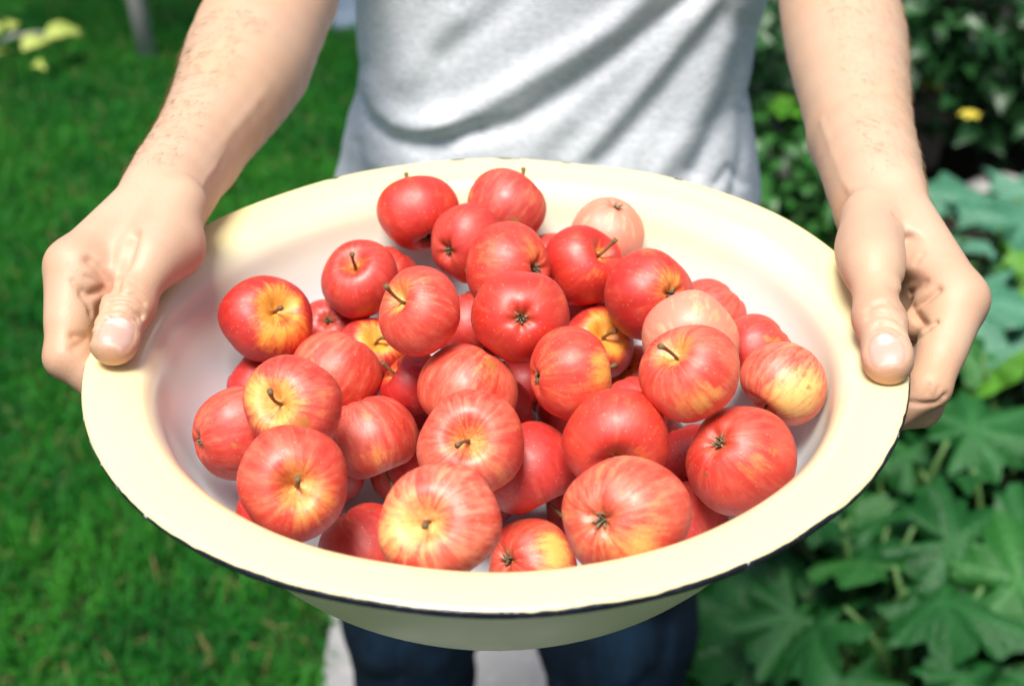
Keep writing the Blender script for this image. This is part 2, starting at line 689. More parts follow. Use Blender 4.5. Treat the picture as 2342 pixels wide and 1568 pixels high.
# ------------------------------------------------------------------ shrubs (top right), tree and seedling (top left)
def leaf_cloud(cen, rad, n, size, r, squash=1.):
    base, bf = leaf_simple(3, 4, 3)
    V, F = [], []
    clumps = r.normal(size=(max(6, n // 28), 3))
    clumps /= np.linalg.norm(clumps, axis=1)[:, None]
    clumps *= r.uniform(.35, 1, len(clumps))[:, None] ** .5
    for i in range(n):
        c_ = clumps[r.integers(len(clumps))] + r.normal(0, .16, 3)
        p = np.array(cen) + c_ * np.array(rad)
        if p[2] < .02:
            p[2] = .02 + abs(r.normal(0, .05))
        e = Matrix.Rotation(r.uniform(0, 6.28), 3, 'Z') @ Matrix.Rotation(r.normal(.2, .5), 3, 'Y') @ Matrix.Rotation(r.normal(0, .5), 3, 'X')
        V.append(base @ np.array(e).T * size * r.uniform(.6, 1.3) + p)
        F.append(np.array(bf) + i * len(base))
    return np.concatenate(V), np.concatenate(F)


def shrub(base, rad, h, n, size, mat, label, r, flowers=()):
    root = empty('shrub', (base[0], base[1], .012))
    tag(root, label, 'shrub', 'shrubs at the back of the bed')
    v, f = leaf_cloud((0, 0, h * .55), (rad, rad, h * .5), n, size, r)
    mesh_obj('crown', v, f, mat, root)
    parts = []
    for k in range(7):
        a = k * .9
        e = np.array([rad * .55 * math.cos(a), rad * .55 * math.sin(a), h * .8])
        parts.append(tube([(0, 0, 0), e * .4 + (0, 0, .05), e], [.009, .006, .003], 5))
    v, f = joinvf(parts)
    mesh_obj('stem', v, f, m_bark, root)
    for (P, s, m) in flowers:
        q = np.array(P) - np.array([base[0], base[1], .012])
        parts = []
        for k in range(6):
            e = np.array(Matrix.Rotation(k * math.pi / 3, 3, 'Z') @ Matrix.Rotation(-.25, 3, 'Y'))
            bv, bf = leaf_simple(2, 5, 3)
            parts.append(((bv * (1, 1.3, .6)) @ e.T * s + q, bf))
        v, f = joinvf(parts)
        mesh_obj('flower', v, f, m, root)
    return root


m_fl, nt, b = new_mat('yellow_petal')
setp(b, color=(.55, .46, .05), rough=.6)
m_fw, nt, b = new_mat('pale_petal')
setp(b, color=(.62, .66, .66), rough=.6)
rs = np.random.default_rng(11)
shrub(Q(1840, 330, 0)[:2], .42, .75, 900, .07, m_shrub, 'dark shrub between the shirt and the arm on the right', rs,
      [(U(1785, 240, 3.35), .05, m_lime), (U(1800, 258, 3.3), .05, m_lime)])
shrub(Q(2140, 330, 0)[:2], .40, .7, 950, .075, m_shrub, 'dark shrub with one yellow flower right of the forearm', rs, [(U(2217, 265, 3.0), .025, m_fl)])
shrub(Q(2330, 330, 0)[:2], .45, .85, 900, .08, m_shrub, 'dark shrub at the right edge of the photo', rs, [(U(2120, 195, 3.3), .04, m_fl)])
shrub(Q(2010, 140, 0)[:2], .55, .95, 900, .08, m_shrub, 'shrub behind the forearm at the back of the bed', rs)
shrub(Q(2290, 130, 0)[:2], .50, 1.0, 700, .09, leaf_mat('mid_leaf', (.03, .14, .03), (.06, .22, .05), (.09, .26, .08)), 'lighter green shrub at the top right corner', rs,
      [(U(2215, 45, 3.6), .045, m_fw)])
# low groundcover between lawn and shrubs
shrub(Q(1800, 470, 0)[:2], .22, .2, 420, .05, leaf_mat('low_leaf', (.02, .10, .02), (.04, .17, .025), (.06, .2, .05)), 'low leafy clump beside the hem of the shirt', rs)
# stones and a weathered board lying in the bed
m_stone, nt, b = new_mat('stone')
N = NT(nt)
c = N.coord('Object')
setp(b, color=N.mix(N.noise(c, 30, 4), (.30, .29, .28), (.5, .48, .46)), rough=.9)


def stone(P, s, label, seed):
    th = np.linspace(0, 2 * np.pi, 14, endpoint=False)
    V = []
    for j in range(1, 8):
        ph = math.pi * j / 8
        V += [(math.sin(ph) * math.cos(t) * 1.2, math.sin(ph) * math.sin(t), math.cos(ph) * .62) for t in th]
    V += [(0, 0, .62), (0, 0, -.62)]
    V = np.array(V)
    V *= (1 + .16 * vnoise(V * 1.6 + seed, seed))[:, None]
    F = [tuple(f[::-1]) for f in grid_faces(14, 7, True)]
    F += [(98, i, (i + 1) % 14) for i in range(14)] + [(99, 84 + (i + 1) % 14, 84 + i) for i in range(14)]
    o = mesh_obj('stone', V * s, F, m_stone)
    o.location = (P[0], P[1], .012 + s * .35)
    tag(o, label, 'stone', 'stones in the bed')


stone(Q(2290, 425, .06), .075, 'pale stone lying above the blue green leaves', 1)
m_board, nt, b = new_mat('weathered_board')
N = NT(nt)
c = N.coord('Object')
setp(b, color=N.mix(N.noise(N.mapping(c, (4, 40, 40)), 1, 4), (.16, .12, .09), (.30, .24, .19)), rough=.9)
bo = Q(2165, 180, .3)
V = np.array([(x, y, z) for x in (-.05, .05) for y in (-.012, .012) for z in (0, .75)])
F = [(0, 1, 3, 2), (4, 6, 7, 5), (0, 4, 5, 1), (2, 3, 7, 6), (0, 2, 6, 4), (1, 5, 7, 3)]
o = mesh_obj('wooden_stake', V, F, m_board, smooth=False)
o.location = (bo[0], bo[1] + .12, 0)
o.rotation_euler = (0, .12, .3)
tag(o, 'weathered wooden stake standing among the shrubs', 'stake')

# young tree at the left
tb = Q(345, 150, 0)
tree = empty('young_tree', (tb[0], tb[1], 0))
tag(tree, 'young tree with thin grey leaning trunk on the lawn', 'tree')
pts = [(0, 0, -.05), (-.02, 0, .25), (-.075, .01, .6), (-.10, .03, 1.0), (-.12, .02, 1.5), (-.1, .04, 2.1)]
v, f = tube(pts, [.027, .024, .022, .02, .017, .010], 10)
trunk = mesh_obj('trunk', v, f, m_bark, tree)
parts = []
for k in range(8):
    a = k * 2.4
    z0 = 1.35 + k * .09
    parts.append(tube([(-.11, .03, z0), (-.11 + .25 * math.cos(a), .03 + .25 * math.sin(a), z0 + .2), (-.11 + .5 * math.cos(a), .03 + .5 * math.sin(a), z0 + .42)], [.009, .006, .003], 5))
v, f = joinvf(parts)
mesh_obj('limb', v, f, m_bark, tree)
v, f = leaf_cloud((-.1, .03, 2.15), (.7, .7, .65), 1500, .085, np.random.default_rng(3))
mesh_obj('crown', v, f, m_shrub, tree)

sp = Q(70, 120, 0)
seed_root = empty('seedling', (sp[0], sp[1], 0))
tag(seed_root, 'small plant with bright yellow green leaves at the far left of the lawn', 'plant')
v, f = tube([(-.12, 0, 0), (-.05, 0, .05), (.03, 0, .06), (.1, 0, .05)], [.006, .006, .005, .004], 6)
mesh_obj('twig', v, f, m_bark, seed_root)
for (px, py, t, az, s) in ((110, 92, 4.0, .4, .10), (125, 85, 4.05, .5, .09), (60, 115, 3.95, .7, .09), (40, 125, 3.95, 3.6, .06), (30, 68, 4.1, 1.5, .06), (3, 78, 4.05, 2.2, .08), (85, 150, 3.95, -.6, .05)):
    leaf_inst(seed_root, 'simple', 7, m_yellow, tuple(U(px - 10, py, t)), az, -.2, .3, s)

# ================================================================== BOWL
m_en, nt, b = new_mat('enamel')
N = NT(nt)
c = N.coord('Object')
sep = N.node('ShaderNodeSeparateXYZ')
nt.links.new(c, sep.inputs[0])
rad = N.math('SQRT', N.math('ADD', N.math('MULTIPLY', sep.outputs[0], sep.outputs[0]), N.math('MULTIPLY', sep.outputs[1], sep.outputs[1])))
inside = N.attr('inside', out='Fac')
n1 = N.noise(c, 9, 3)
edge = N.math('ADD', rad, N.math('MULTIPLY', N.math('SUBTRACT', n1, .5), .012))
cream = (.84, .725, .375)
colin = N.mix(N.step(edge, .150, .182), (.70, .835, .88), cream)
colout = N.mix(N.noise(c, 14, 4), (.86, .77, .47), (.88, .80, .55))
col = N.mix(inside, colout, colin)
# small stains and scratches
spot = N.math('MULTIPLY', N.step(N.voro(N.mapping(c, (1, 1, 1.3)), 34), .05, .02), N.step(N.noise(c, 11, 2), .55, .6))
col = N.mix(N.math('MULTIPLY', N.math('MULTIPLY', spot, .55), N.math('SUBTRACT', 1.0, inside)), col, (.42, .34, .20))
setp(b, color=col, rough=N.math('ADD', N.step(N.noise(c, 40, 3), .3, .7, .16, .26), N.math('MULTIPLY', N.math('SUBTRACT', 1.0, inside), .2)), spec=.5, coat=N.math('MULTIPLY', inside, .25), coatr=.1,
     normal=N.bump(N.noise(c, 16, 2), .06, .01))
m_rim, nt, b = new_mat('dark_rim_enamel')
N = NT(nt)
c = N.coord('Object')
chip = N.math('MULTIPLY', N.step(N.noise(c, 120, 4, .65), .60, .66), N.step(N.noise(c, 9, 2), .50, .60))
col = N.mix(N.noise(c, 60, 3), (.006, .007, .014), (.018, .020, .034))
col = N.mix(chip, col, (.52, .52, .55))
setp(b, color=col, rough=N.step(chip, 0, 1, .28, .6), spec=.5, normal=N.bump(N.noise(c, 300, 3), .4, .002))

bowl = empty('enamel_bowl', tuple(BC + np.array([0, 0, -.112])))
tag(bowl, 'wide cream enamel bowl with dark chipped rim, heaped with apples', 'bowl')
PROF = [(.1985, 0), (.19, -.0004), (.181, -.0016), (.1745, -.0042), (.1685, -.0125), (.1635, -.030), (.152, -.058), (.135, -.083), (.116, -.099), (.092, -.107), (.0, -.109)]


def smooth_prof(P, n=90):
    P = np.array(P, float)
    d = np.r_[0, np.cumsum(np.linalg.norm(np.diff(P, axis=0), axis=1))]
    # Catmull-Rom
    out = []
    Pe = np.vstack([2 * P[0] - P[1], P, P[-1] * (-1, 1) + 2 * np.array([0, 0])])
    Pe[-1] = (-.09, -.110)
    for s in np.linspace(0, d[-1] * .9999, n):
        i = min(np.searchsorted(d, s, 'right') - 1, len(P) - 2)
        t = (s - d[i]) / (d[i + 1] - d[i])
        a, b_, c_, e = Pe[i], Pe[i + 1], Pe[i + 2], Pe[i + 3]
        out.append(.5 * (2 * b_ + (c_ - a) * t + (2 * a - 5 * b_ + 4 * c_ - e) * t * t + (3 * b_ - a - 3 * c_ + e) * t ** 3))
    return np.array(out)


pi_ = smooth_prof(PROF)
pi_[:, 0] = np.maximum(pi_[:, 0], .0004)
tg = np.gradient(pi_, axis=0)
nrm = np.stack([-tg[:, 1], tg[:, 0]], 1)
nrm /= np.linalg.norm(nrm, axis=1)[:, None]
po_ = pi_ + nrm * .0022 * np.where(nrm[:, 1:] > 0, -1, 1)
po_[:, 0] = np.maximum(po_[:, 0], .0004)
po_[-1, 0] = .0004
bead = [(.1985 + .0027 * math.cos(a), -.0027 + .0027 * math.sin(a)) for a in np.linspace(math.pi * .5, -math.pi * .62, 12)]
prof = np.vstack([pi_[::-1], np.array(bead), po_])
ins = np.r_[np.ones(len(pi_)), np.linspace(1, 1, 4), np.zeros(8), np.zeros(len(po_))]
# foot ring and dents are part of the pressed sheet
v, f = lathe(prof, 256)
ang = np.arctan2(v[:, 1], v[:, 0])
rr = np.hypot(v[:, 0], v[:, 1])
dent = .0007 * np.sin(3 * ang + .6) + .0005 * np.sin(7 * ang + 2) + .0003 * np.sin(13 * ang)
v[:, 2] += dent * np.clip((rr - .12) / .08, 0, 1)
body = mesh_obj('body', v + (0, 0, .112), f[:, ::-1], m_en, bowl, attrs={'inside': np.repeat(ins, 256)})
# dark band painted on the outer face of the rolled rim
na, ns = 720, 10
a = np.linspace(0, 2 * np.pi, na, endpoint=False)
ap = np.stack([np.cos(a), np.sin(a), np.zeros(na)], 1)
top = .85 + .12 * vnoise(ap * 9, 5) + .16 * vnoise(ap * 40, 6)
top -= .4 * np.clip((vnoise(ap * 11, 8) - .35) / .3, 0, 1) * np.clip(ap[:, 0] * 2, 0, 1)
top -= 1.1 * np.clip(-np.cos(a) - .35, 0, 1) + .5 * np.clip(np.sin(a), 0, 1)
bot = -2.1 + .15 * vnoise(ap * 12, 7)
V = []
dent_a = .0007 * np.sin(3 * a + .6) + .0005 * np.sin(7 * a + 2) + .0003 * np.sin(13 * a)
for j in range(ns):
    ph = top + (bot - top) * j / (ns - 1)
    rb = .0030 if 0 < j < ns - 1 else .0024
    R_ = .1985 + rb * np.cos(ph)
    V.append(np.stack([R_ * np.cos(a), R_ * np.sin(a), -.0027 + rb * np.sin(ph) + dent_a + .112], 1))
mesh_obj('rim_band', np.concatenate(V), grid_faces(na, ns, True)[:, ::-1], m_rim, bowl)
# bare spots where the enamel has flaked off the edge
m_chip, nt, b = new_mat('bare_steel_chip')
N = NT(nt)
setp(b, color=N.mix(N.noise(N.coord('Object'), 400, 3), (.015, .017, .025), (.10, .10, .12)), rough=.6, metal=.3)
for (aa, w, hh) in ((1.545, .016, .0022), (1.70, .010, .0016), (2.09, .008, .0016), (1.36, .007, .0012), (1.0, .006, .0012)):
    n = 9
    V = []
    for j in range(4):
        for i in range(n):
            q = (i / (n - 1) - .5)
            al = aa + q * w / .2
            ph = 1.9 - j * .55 * (1 - (2 * q) ** 2 * .7) - (2 * q) ** 2 * .4 + .1 * math.sin(i * 5 + aa * 9)
            rb = .0029
            z = -.0027 + rb * math.sin(ph) + .0007 * math.sin(3 * al + .6) + .0005 * math.sin(7 * al + 2) + .0003 * math.sin(13 * al) + .112
            V.append(((.1985 + rb * math.cos(ph)) * math.cos(al), (.1985 + rb * math.cos(ph)) * math.sin(al), z))
    mesh_obj('chip', V, grid_faces(n, 4), m_chip, bowl)
bowl.rotation_euler = (math.radians(-.4), math.radians(-.55), 0)

# ================================================================== APPLES
m_ap, nt, b = new_mat('apple_skin')
N = NT(nt)
c = N.coord('Object')
seed = N.attr('seed', 'OBJECT', 'Fac')
tone = N.attr('tone', 'OBJECT', 'Fac')
pale = N.attr('pale', 'OBJECT', 'Fac')
yel = N.attr('yel', out='Fac')
rus = N.attr('rus', out='Fac')
lon = N.attr('lon')
streak = N.noise(lon, 1.0, 6, .7, w=seed)
streak2 = N.noise(N.mapping(lon, (2.6, 2.6, .9)), 1.0, 4, .65, w=seed)
blotch = N.noise(c, 60, 5, .65, w=seed)
fine = N.noise(c, 420, 4, .7, w=seed)
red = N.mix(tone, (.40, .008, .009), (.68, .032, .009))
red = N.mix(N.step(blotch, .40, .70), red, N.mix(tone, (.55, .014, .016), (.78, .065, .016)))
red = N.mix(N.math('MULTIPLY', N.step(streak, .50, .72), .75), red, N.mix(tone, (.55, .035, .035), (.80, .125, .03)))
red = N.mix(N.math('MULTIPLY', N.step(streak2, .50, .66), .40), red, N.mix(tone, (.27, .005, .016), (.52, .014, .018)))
pf = N.math('MULTIPLY', pale, N.step(N.math('ADD', streak, N.math('MULTIPLY', blotch, .6)),   .6, 1.05, .08, .95))
pf = N.math('MAXIMUM', pf, N.step(pale, .7, 1.0, 0, .52))
red = N.mix(pf, red, N.mix(N.step(pale, .7, .95), (.88, .42, .27), (.86, .47, .31)))
yc = N.mix(N.noise(c, 34, 4, .6, w=seed), (.76, .27, .02), (.82, .45, .06))
yc = N.mix(N.math('MULTIPLY', pale, .75, True), yc, (.88, .68, .30))
low = N.noise(c, 32, 2, .5, w=N.math('ADD', seed, 40.0))
yf = N.math('ADD', N.math('ADD', yel, N.math('MULTIPLY', N.math('SUBTRACT', low, .55), 1.3)), N.math('ADD', N.math('MULTIPLY', N.math('SUBTRACT', streak, .5), 1.25), N.math('ADD', N.math('MULTIPLY', N.math('SUBTRACT', blotch, .5), .9), N.math('MULTIPLY', N.math('SUBTRACT', fine, .5), .45))))
col = N.mix(N.step(yf, .22, .60), red, N.mix(pale, (.74, .14, .022), (.86, .40, .16)))
col = N.mix(N.step(yf, .46, .86), col, yc)
# pale dots and scurf
dots = N.step(N.voro(c, 330), .16, .07)
col = N.mix(N.math('MULTIPLY', dots, .32), col, (.86, .50, .34))
scr = N.math('MULTIPLY', N.step(N.noise(N.mapping(c, (1, 1, 1), (3, 1, 2)), 95, 6, .75, 1.5, w=seed), .60, .68), .30)
col = N.mix(scr, col, (.72, .20, .10))
scab = N.math('MULTIPLY', N.step(N.voro(N.mapping(c, (1, 1, 1), (.7, .2, .9)), 95), .16, .10), N.step(N.noise(c, 48, 2, .5, w=N.math('ADD', seed, 9.0)), .60, .64))
col = N.mix(N.math('MULTIPLY', scab, .75), col, (.24, .09, .025))
rn = N.step(N.math('ADD', rus, N.math('MULTIPLY', N.math('SUBTRACT', N.noise(c, 210, 5, .7, w=seed), .5), 1.1)), .5, .62)
col = N.mix(N.math('MULTIPLY', rn, .85), col, (.40, .17, .03))
pit = N.attr('pit', out='Fac')
col = N.mix(N.math('MULTIPLY', pit, .6), col, (.20, .13, .03))
setp(b, color=col, rough=N.step(N.noise(c, 140, 4, .6, w=seed), .3, .7, .44, .60), spec=.8, coat=.18, coatr=.55,
     normal=N.bump(N.math('ADD', N.noise(c, 160, 3), N.math('MULTIPLY', rn, .4)), .12, .0015))
m_stem, nt, b = new_mat('apple_stem')
N = NT(nt)
c = N.coord('Object')
setp(b, color=N.mix(N.noise(c, 500, 3), (.09, .045, .018), (.27, .17, .06)), rough=.8, normal=N.bump(N.noise(c, 900, 3), .5, .0006))
m_cal, nt, b = new_mat('apple_calyx')
N = NT(nt)
c = N.coord('Object')
setp(b, color=N.mix(N.noise(c, 700, 3), (.04, .03, .018), (.36, .30, .17)), rough=.9)

# x, y, z, radius, pole, where that pole faces (right, up, towards lens), yellow round stalk, yellow side patch (right, up, size), tone, pale, russet spots, label
AP = [
 (-0.0544,0.7354,1.1928,0.0232,'c',(.25,-.75,.45),.2,None,.45,.0,(),'glossy red apple at the back left resting high against the bowl'),
 (-0.0039,0.7406,1.1937,0.0234,'s',(.55,.72,-.35),.25,None,.3,.25,((.25,-.35,.25),),'dull pinkish red apple at the very back with stalk tip turned away'),
 (0.055,0.726,1.1835,0.0222,'c',(.27,.86,.35),.15,None,.9,.95,((.1,-.05,.1),(.25,-.2,.1),(-.05,-.2,.1)),'pale pink apple leaning on the back right wall of the bowl'),
 (-0.0252,0.7024,1.1907,0.022,'c',(-.62,-.23,.7),.2,None,.4,.1,(),'red apple near the back with dark blossom end facing left'),
 (-0.0021,0.6652,1.1963,0.0238,'c',(.76,-.05,.6),.2,(.7,.25,.3),.6,.1,(),'bright red apple in the middle back with blossom end at its right edge'),
 (0.0393,0.6857,1.1851,0.0227,'s',(.6,.45,.55),.2,(.45,-.1,.25),.45,.0,(),'red apple with long brown stalk pointing up right'),
 (0.0743,0.6552,1.1845,0.025,'c',(.58,.08,.8),.2,(.6,.3,.38),.35,.05,(),'large dark red apple right of centre with yellow by its blossom end'),
 (-0.0839,0.6801,1.1802,0.0222,'s',(-.2,.6,.72),.42,None,.35,.1,(),'red apple standing upright with stalk on top in a yellow hollow'),
 (-0.0717,0.7136,1.1624,0.0191,'s',(.2,.3,-.9),.2,None,.3,.1,(),'red apple mostly hidden behind the upright one with the stalk on top'),
 (-0.1301,0.638,1.1804,0.0242,'s',(.42,.3,.82),.62,(.35,-.25,.62),.25,.0,(),'leftmost upper apple, red with yellow patch round its stalk'),
 (-0.046,0.6028,1.2072,0.0223,'s',(-.72,.42,.5),.48,None,.7,.25,(),'orange red apple on top of the heap with stalk pointing left'),
 (0.0042,0.6064,1.2023,0.024,'c',(.03,-.05,1.),.15,None,.5,.05,(),'red apple at the centre with star shaped blossom end facing the lens'),
 (-0.1034,0.6813,1.1454,0.0191,'c',(-.05,.4,.9),.2,None,.2,.15,(),'dull red apple tucked under two apples with black blossom end showing'),
 (-0.0772,0.6558,1.148,0.0193,'s',(.25,.5,.8),.75,None,.2,.0,((.2,-.2,.2),),'shaded red and yellow apple deep in the heap with stalk hollow showing'),
 (-0.0915,0.619,1.1597,0.0236,'s',(-.3,-.4,-.85),.2,None,.7,.3,((-.55,.35,.1),),'smooth pinkish red apple left of centre with no stalk showing'),
 (0.047,0.6606,1.1498,0.0209,'s',(.3,.35,.85),.9,None,.3,.0,(),'brownish yellow apple deep below the dark red one with its stalk showing'),
 (0.1108,0.6685,1.1662,0.0195,'s',(-.3,-.3,-.9),.2,None,.3,.25,(),'small red apple peeking out behind the large dark red one'),
 (0.0912,0.6088,1.1859,0.0253,'s',(0,-.35,.9),.35,None,.9,.95,(),'very pale cream pink apple behind the two toned apple with a stalk'),
 (0.0821,0.5418,1.2112,0.0231,'s',(-.5,.5,.7),.42,(.35,-.45,.55),.75,.3,(),'two toned pink and orange apple on top right with short stalk at its left'),
 (0.1288,0.6239,1.1697,0.02,'s',(-.3,-.3,-.9),.2,None,.3,.15,((.55,.3,.25),(.3,.4,.2)),'red apple with scurfy skin against the right wall of the bowl'),
 (0.1339,0.5751,1.183,0.0216,'s',(-.52,-.80,.30),.3,(.35,-.25,.75),.95,.6,((.45,.25,.16),(.2,.4,.12),(.55,.0,.14)),'yellow orange apple with scratched brown scar at the far right'),
 (0.0288,0.5709,1.1915,0.0225,'c',(-.93,-.15,.3),.2,(.85,.15,.5),.75,.15,(),'red apple right of centre with straw blossom end at its left and yellow right side'),
 (0.0719,0.672,1.1209,0.0186,'s',(-.6,.35,.7),.7,None,.2,.0,(),'small shaded apple with dark stalk wedged beside the two toned apple'),
 (-0.0221,0.5901,1.1673,0.0252,'s',(-.3,-.5,-.8),.2,(.3,.35,.45),.8,.35,((.45,.55,.2),(.35,.3,.12)),'orange red apple in the middle with brown russet marks on its shoulder'),
 (-0.053,0.614,1.1554,0.0174,'s',(-.75,.55,.3),.2,None,.15,.0,(),'dark crimson apple in the gap left of the russet marked one'),
 (-0.1353,0.6315,1.1423,.0194,'s',(.3,-.3,-.9),.2,None,.15,.0,(),'dark red apple showing only a sliver under the leftmost upper apple'),
 (-0.134,0.5576,1.1657,0.0231,'c',(-.93,-.1,.3),.2,None,.45,.3,((-.1,-.25,.12),),'pinkish red apple lowest at the left wall of the bowl'),
 (-0.1021,0.5426,1.1932,0.0233,'s',(-.45,.08,.88),.5,(-.7,.2,.6),.55,.3,((.05,-.35,.3),(-.25,-.3,.14)),'cream yellow and red apple with slanting stalk at the left'),
 (-0.0716,0.5818,1.1446,0.0229,'s',(.2,-.6,-.75),.2,(.1,-.45,.38),.5,.3,((-.05,.5,.2),(.2,.4,.12)),'pink apple with tan scar shaped like a hook on its top'),
 (-0.0975,0.4971,1.1832,0.0253,'s',(.12,-.12,.98),.55,(.28,-.35,.5),.8,.25,(),'large apple at the front left with golden patch round its stalk'),
 (-0.0555,0.6033,1.11,0.0219,'s',(.2,-.5,-.8),.2,None,.4,.1,(),'red apple half hidden left of the pink apple with a stalk facing the lens'),
 (-0.019,0.5319,1.1778,0.0252,'s',(-.1,.12,.98),.36,None,.75,.4,(),'pinkish apple in the lower middle with stalk in a small yellow hollow'),
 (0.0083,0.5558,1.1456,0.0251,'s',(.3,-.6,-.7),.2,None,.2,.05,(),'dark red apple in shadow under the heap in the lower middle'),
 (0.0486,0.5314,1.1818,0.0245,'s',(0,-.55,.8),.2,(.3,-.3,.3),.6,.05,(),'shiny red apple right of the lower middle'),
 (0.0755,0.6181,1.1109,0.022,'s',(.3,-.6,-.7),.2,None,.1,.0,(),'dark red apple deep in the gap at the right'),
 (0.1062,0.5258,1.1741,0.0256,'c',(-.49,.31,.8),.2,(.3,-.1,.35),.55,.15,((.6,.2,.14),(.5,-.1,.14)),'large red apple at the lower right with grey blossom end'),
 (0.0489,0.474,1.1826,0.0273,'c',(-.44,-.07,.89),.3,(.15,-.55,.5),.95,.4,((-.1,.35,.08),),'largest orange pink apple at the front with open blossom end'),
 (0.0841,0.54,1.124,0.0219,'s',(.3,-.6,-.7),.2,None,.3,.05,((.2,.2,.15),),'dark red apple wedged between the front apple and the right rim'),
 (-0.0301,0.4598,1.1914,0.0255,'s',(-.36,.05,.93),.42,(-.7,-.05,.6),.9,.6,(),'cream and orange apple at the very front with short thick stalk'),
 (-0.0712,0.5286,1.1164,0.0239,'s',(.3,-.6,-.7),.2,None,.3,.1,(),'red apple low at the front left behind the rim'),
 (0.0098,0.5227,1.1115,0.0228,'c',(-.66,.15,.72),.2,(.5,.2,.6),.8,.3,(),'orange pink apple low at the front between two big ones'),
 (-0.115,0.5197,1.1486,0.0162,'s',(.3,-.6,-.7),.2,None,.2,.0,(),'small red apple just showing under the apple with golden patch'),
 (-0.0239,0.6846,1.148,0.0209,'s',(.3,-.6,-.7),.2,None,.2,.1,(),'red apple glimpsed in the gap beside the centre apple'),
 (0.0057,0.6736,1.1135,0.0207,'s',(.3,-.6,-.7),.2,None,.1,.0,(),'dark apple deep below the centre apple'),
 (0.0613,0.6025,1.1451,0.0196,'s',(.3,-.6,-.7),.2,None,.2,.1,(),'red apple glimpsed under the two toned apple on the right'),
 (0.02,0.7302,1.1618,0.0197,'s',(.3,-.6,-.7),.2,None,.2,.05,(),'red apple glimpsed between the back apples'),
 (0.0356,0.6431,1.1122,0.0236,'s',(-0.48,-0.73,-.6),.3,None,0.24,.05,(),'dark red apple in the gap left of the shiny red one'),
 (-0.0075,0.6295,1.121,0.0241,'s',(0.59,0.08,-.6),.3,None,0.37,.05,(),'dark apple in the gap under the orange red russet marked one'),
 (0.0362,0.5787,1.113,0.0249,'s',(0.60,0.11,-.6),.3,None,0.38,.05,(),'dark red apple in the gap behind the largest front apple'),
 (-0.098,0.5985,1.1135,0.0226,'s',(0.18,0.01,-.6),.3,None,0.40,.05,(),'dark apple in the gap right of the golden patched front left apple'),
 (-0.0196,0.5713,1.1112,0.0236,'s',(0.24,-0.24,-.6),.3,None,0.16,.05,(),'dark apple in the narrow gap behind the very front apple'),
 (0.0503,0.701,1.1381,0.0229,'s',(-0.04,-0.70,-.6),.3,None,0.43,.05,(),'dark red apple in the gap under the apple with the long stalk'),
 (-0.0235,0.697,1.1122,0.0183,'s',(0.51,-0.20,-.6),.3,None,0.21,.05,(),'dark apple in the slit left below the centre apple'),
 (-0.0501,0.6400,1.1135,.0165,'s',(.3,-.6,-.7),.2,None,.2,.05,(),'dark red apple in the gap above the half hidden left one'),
 (.0924,.5831,1.1283,.0215,'s',(.3,-.6,-.7),.2,None,.15,.0,(),'dark red apple in the gap left of the apple with grey blossom end'),
]


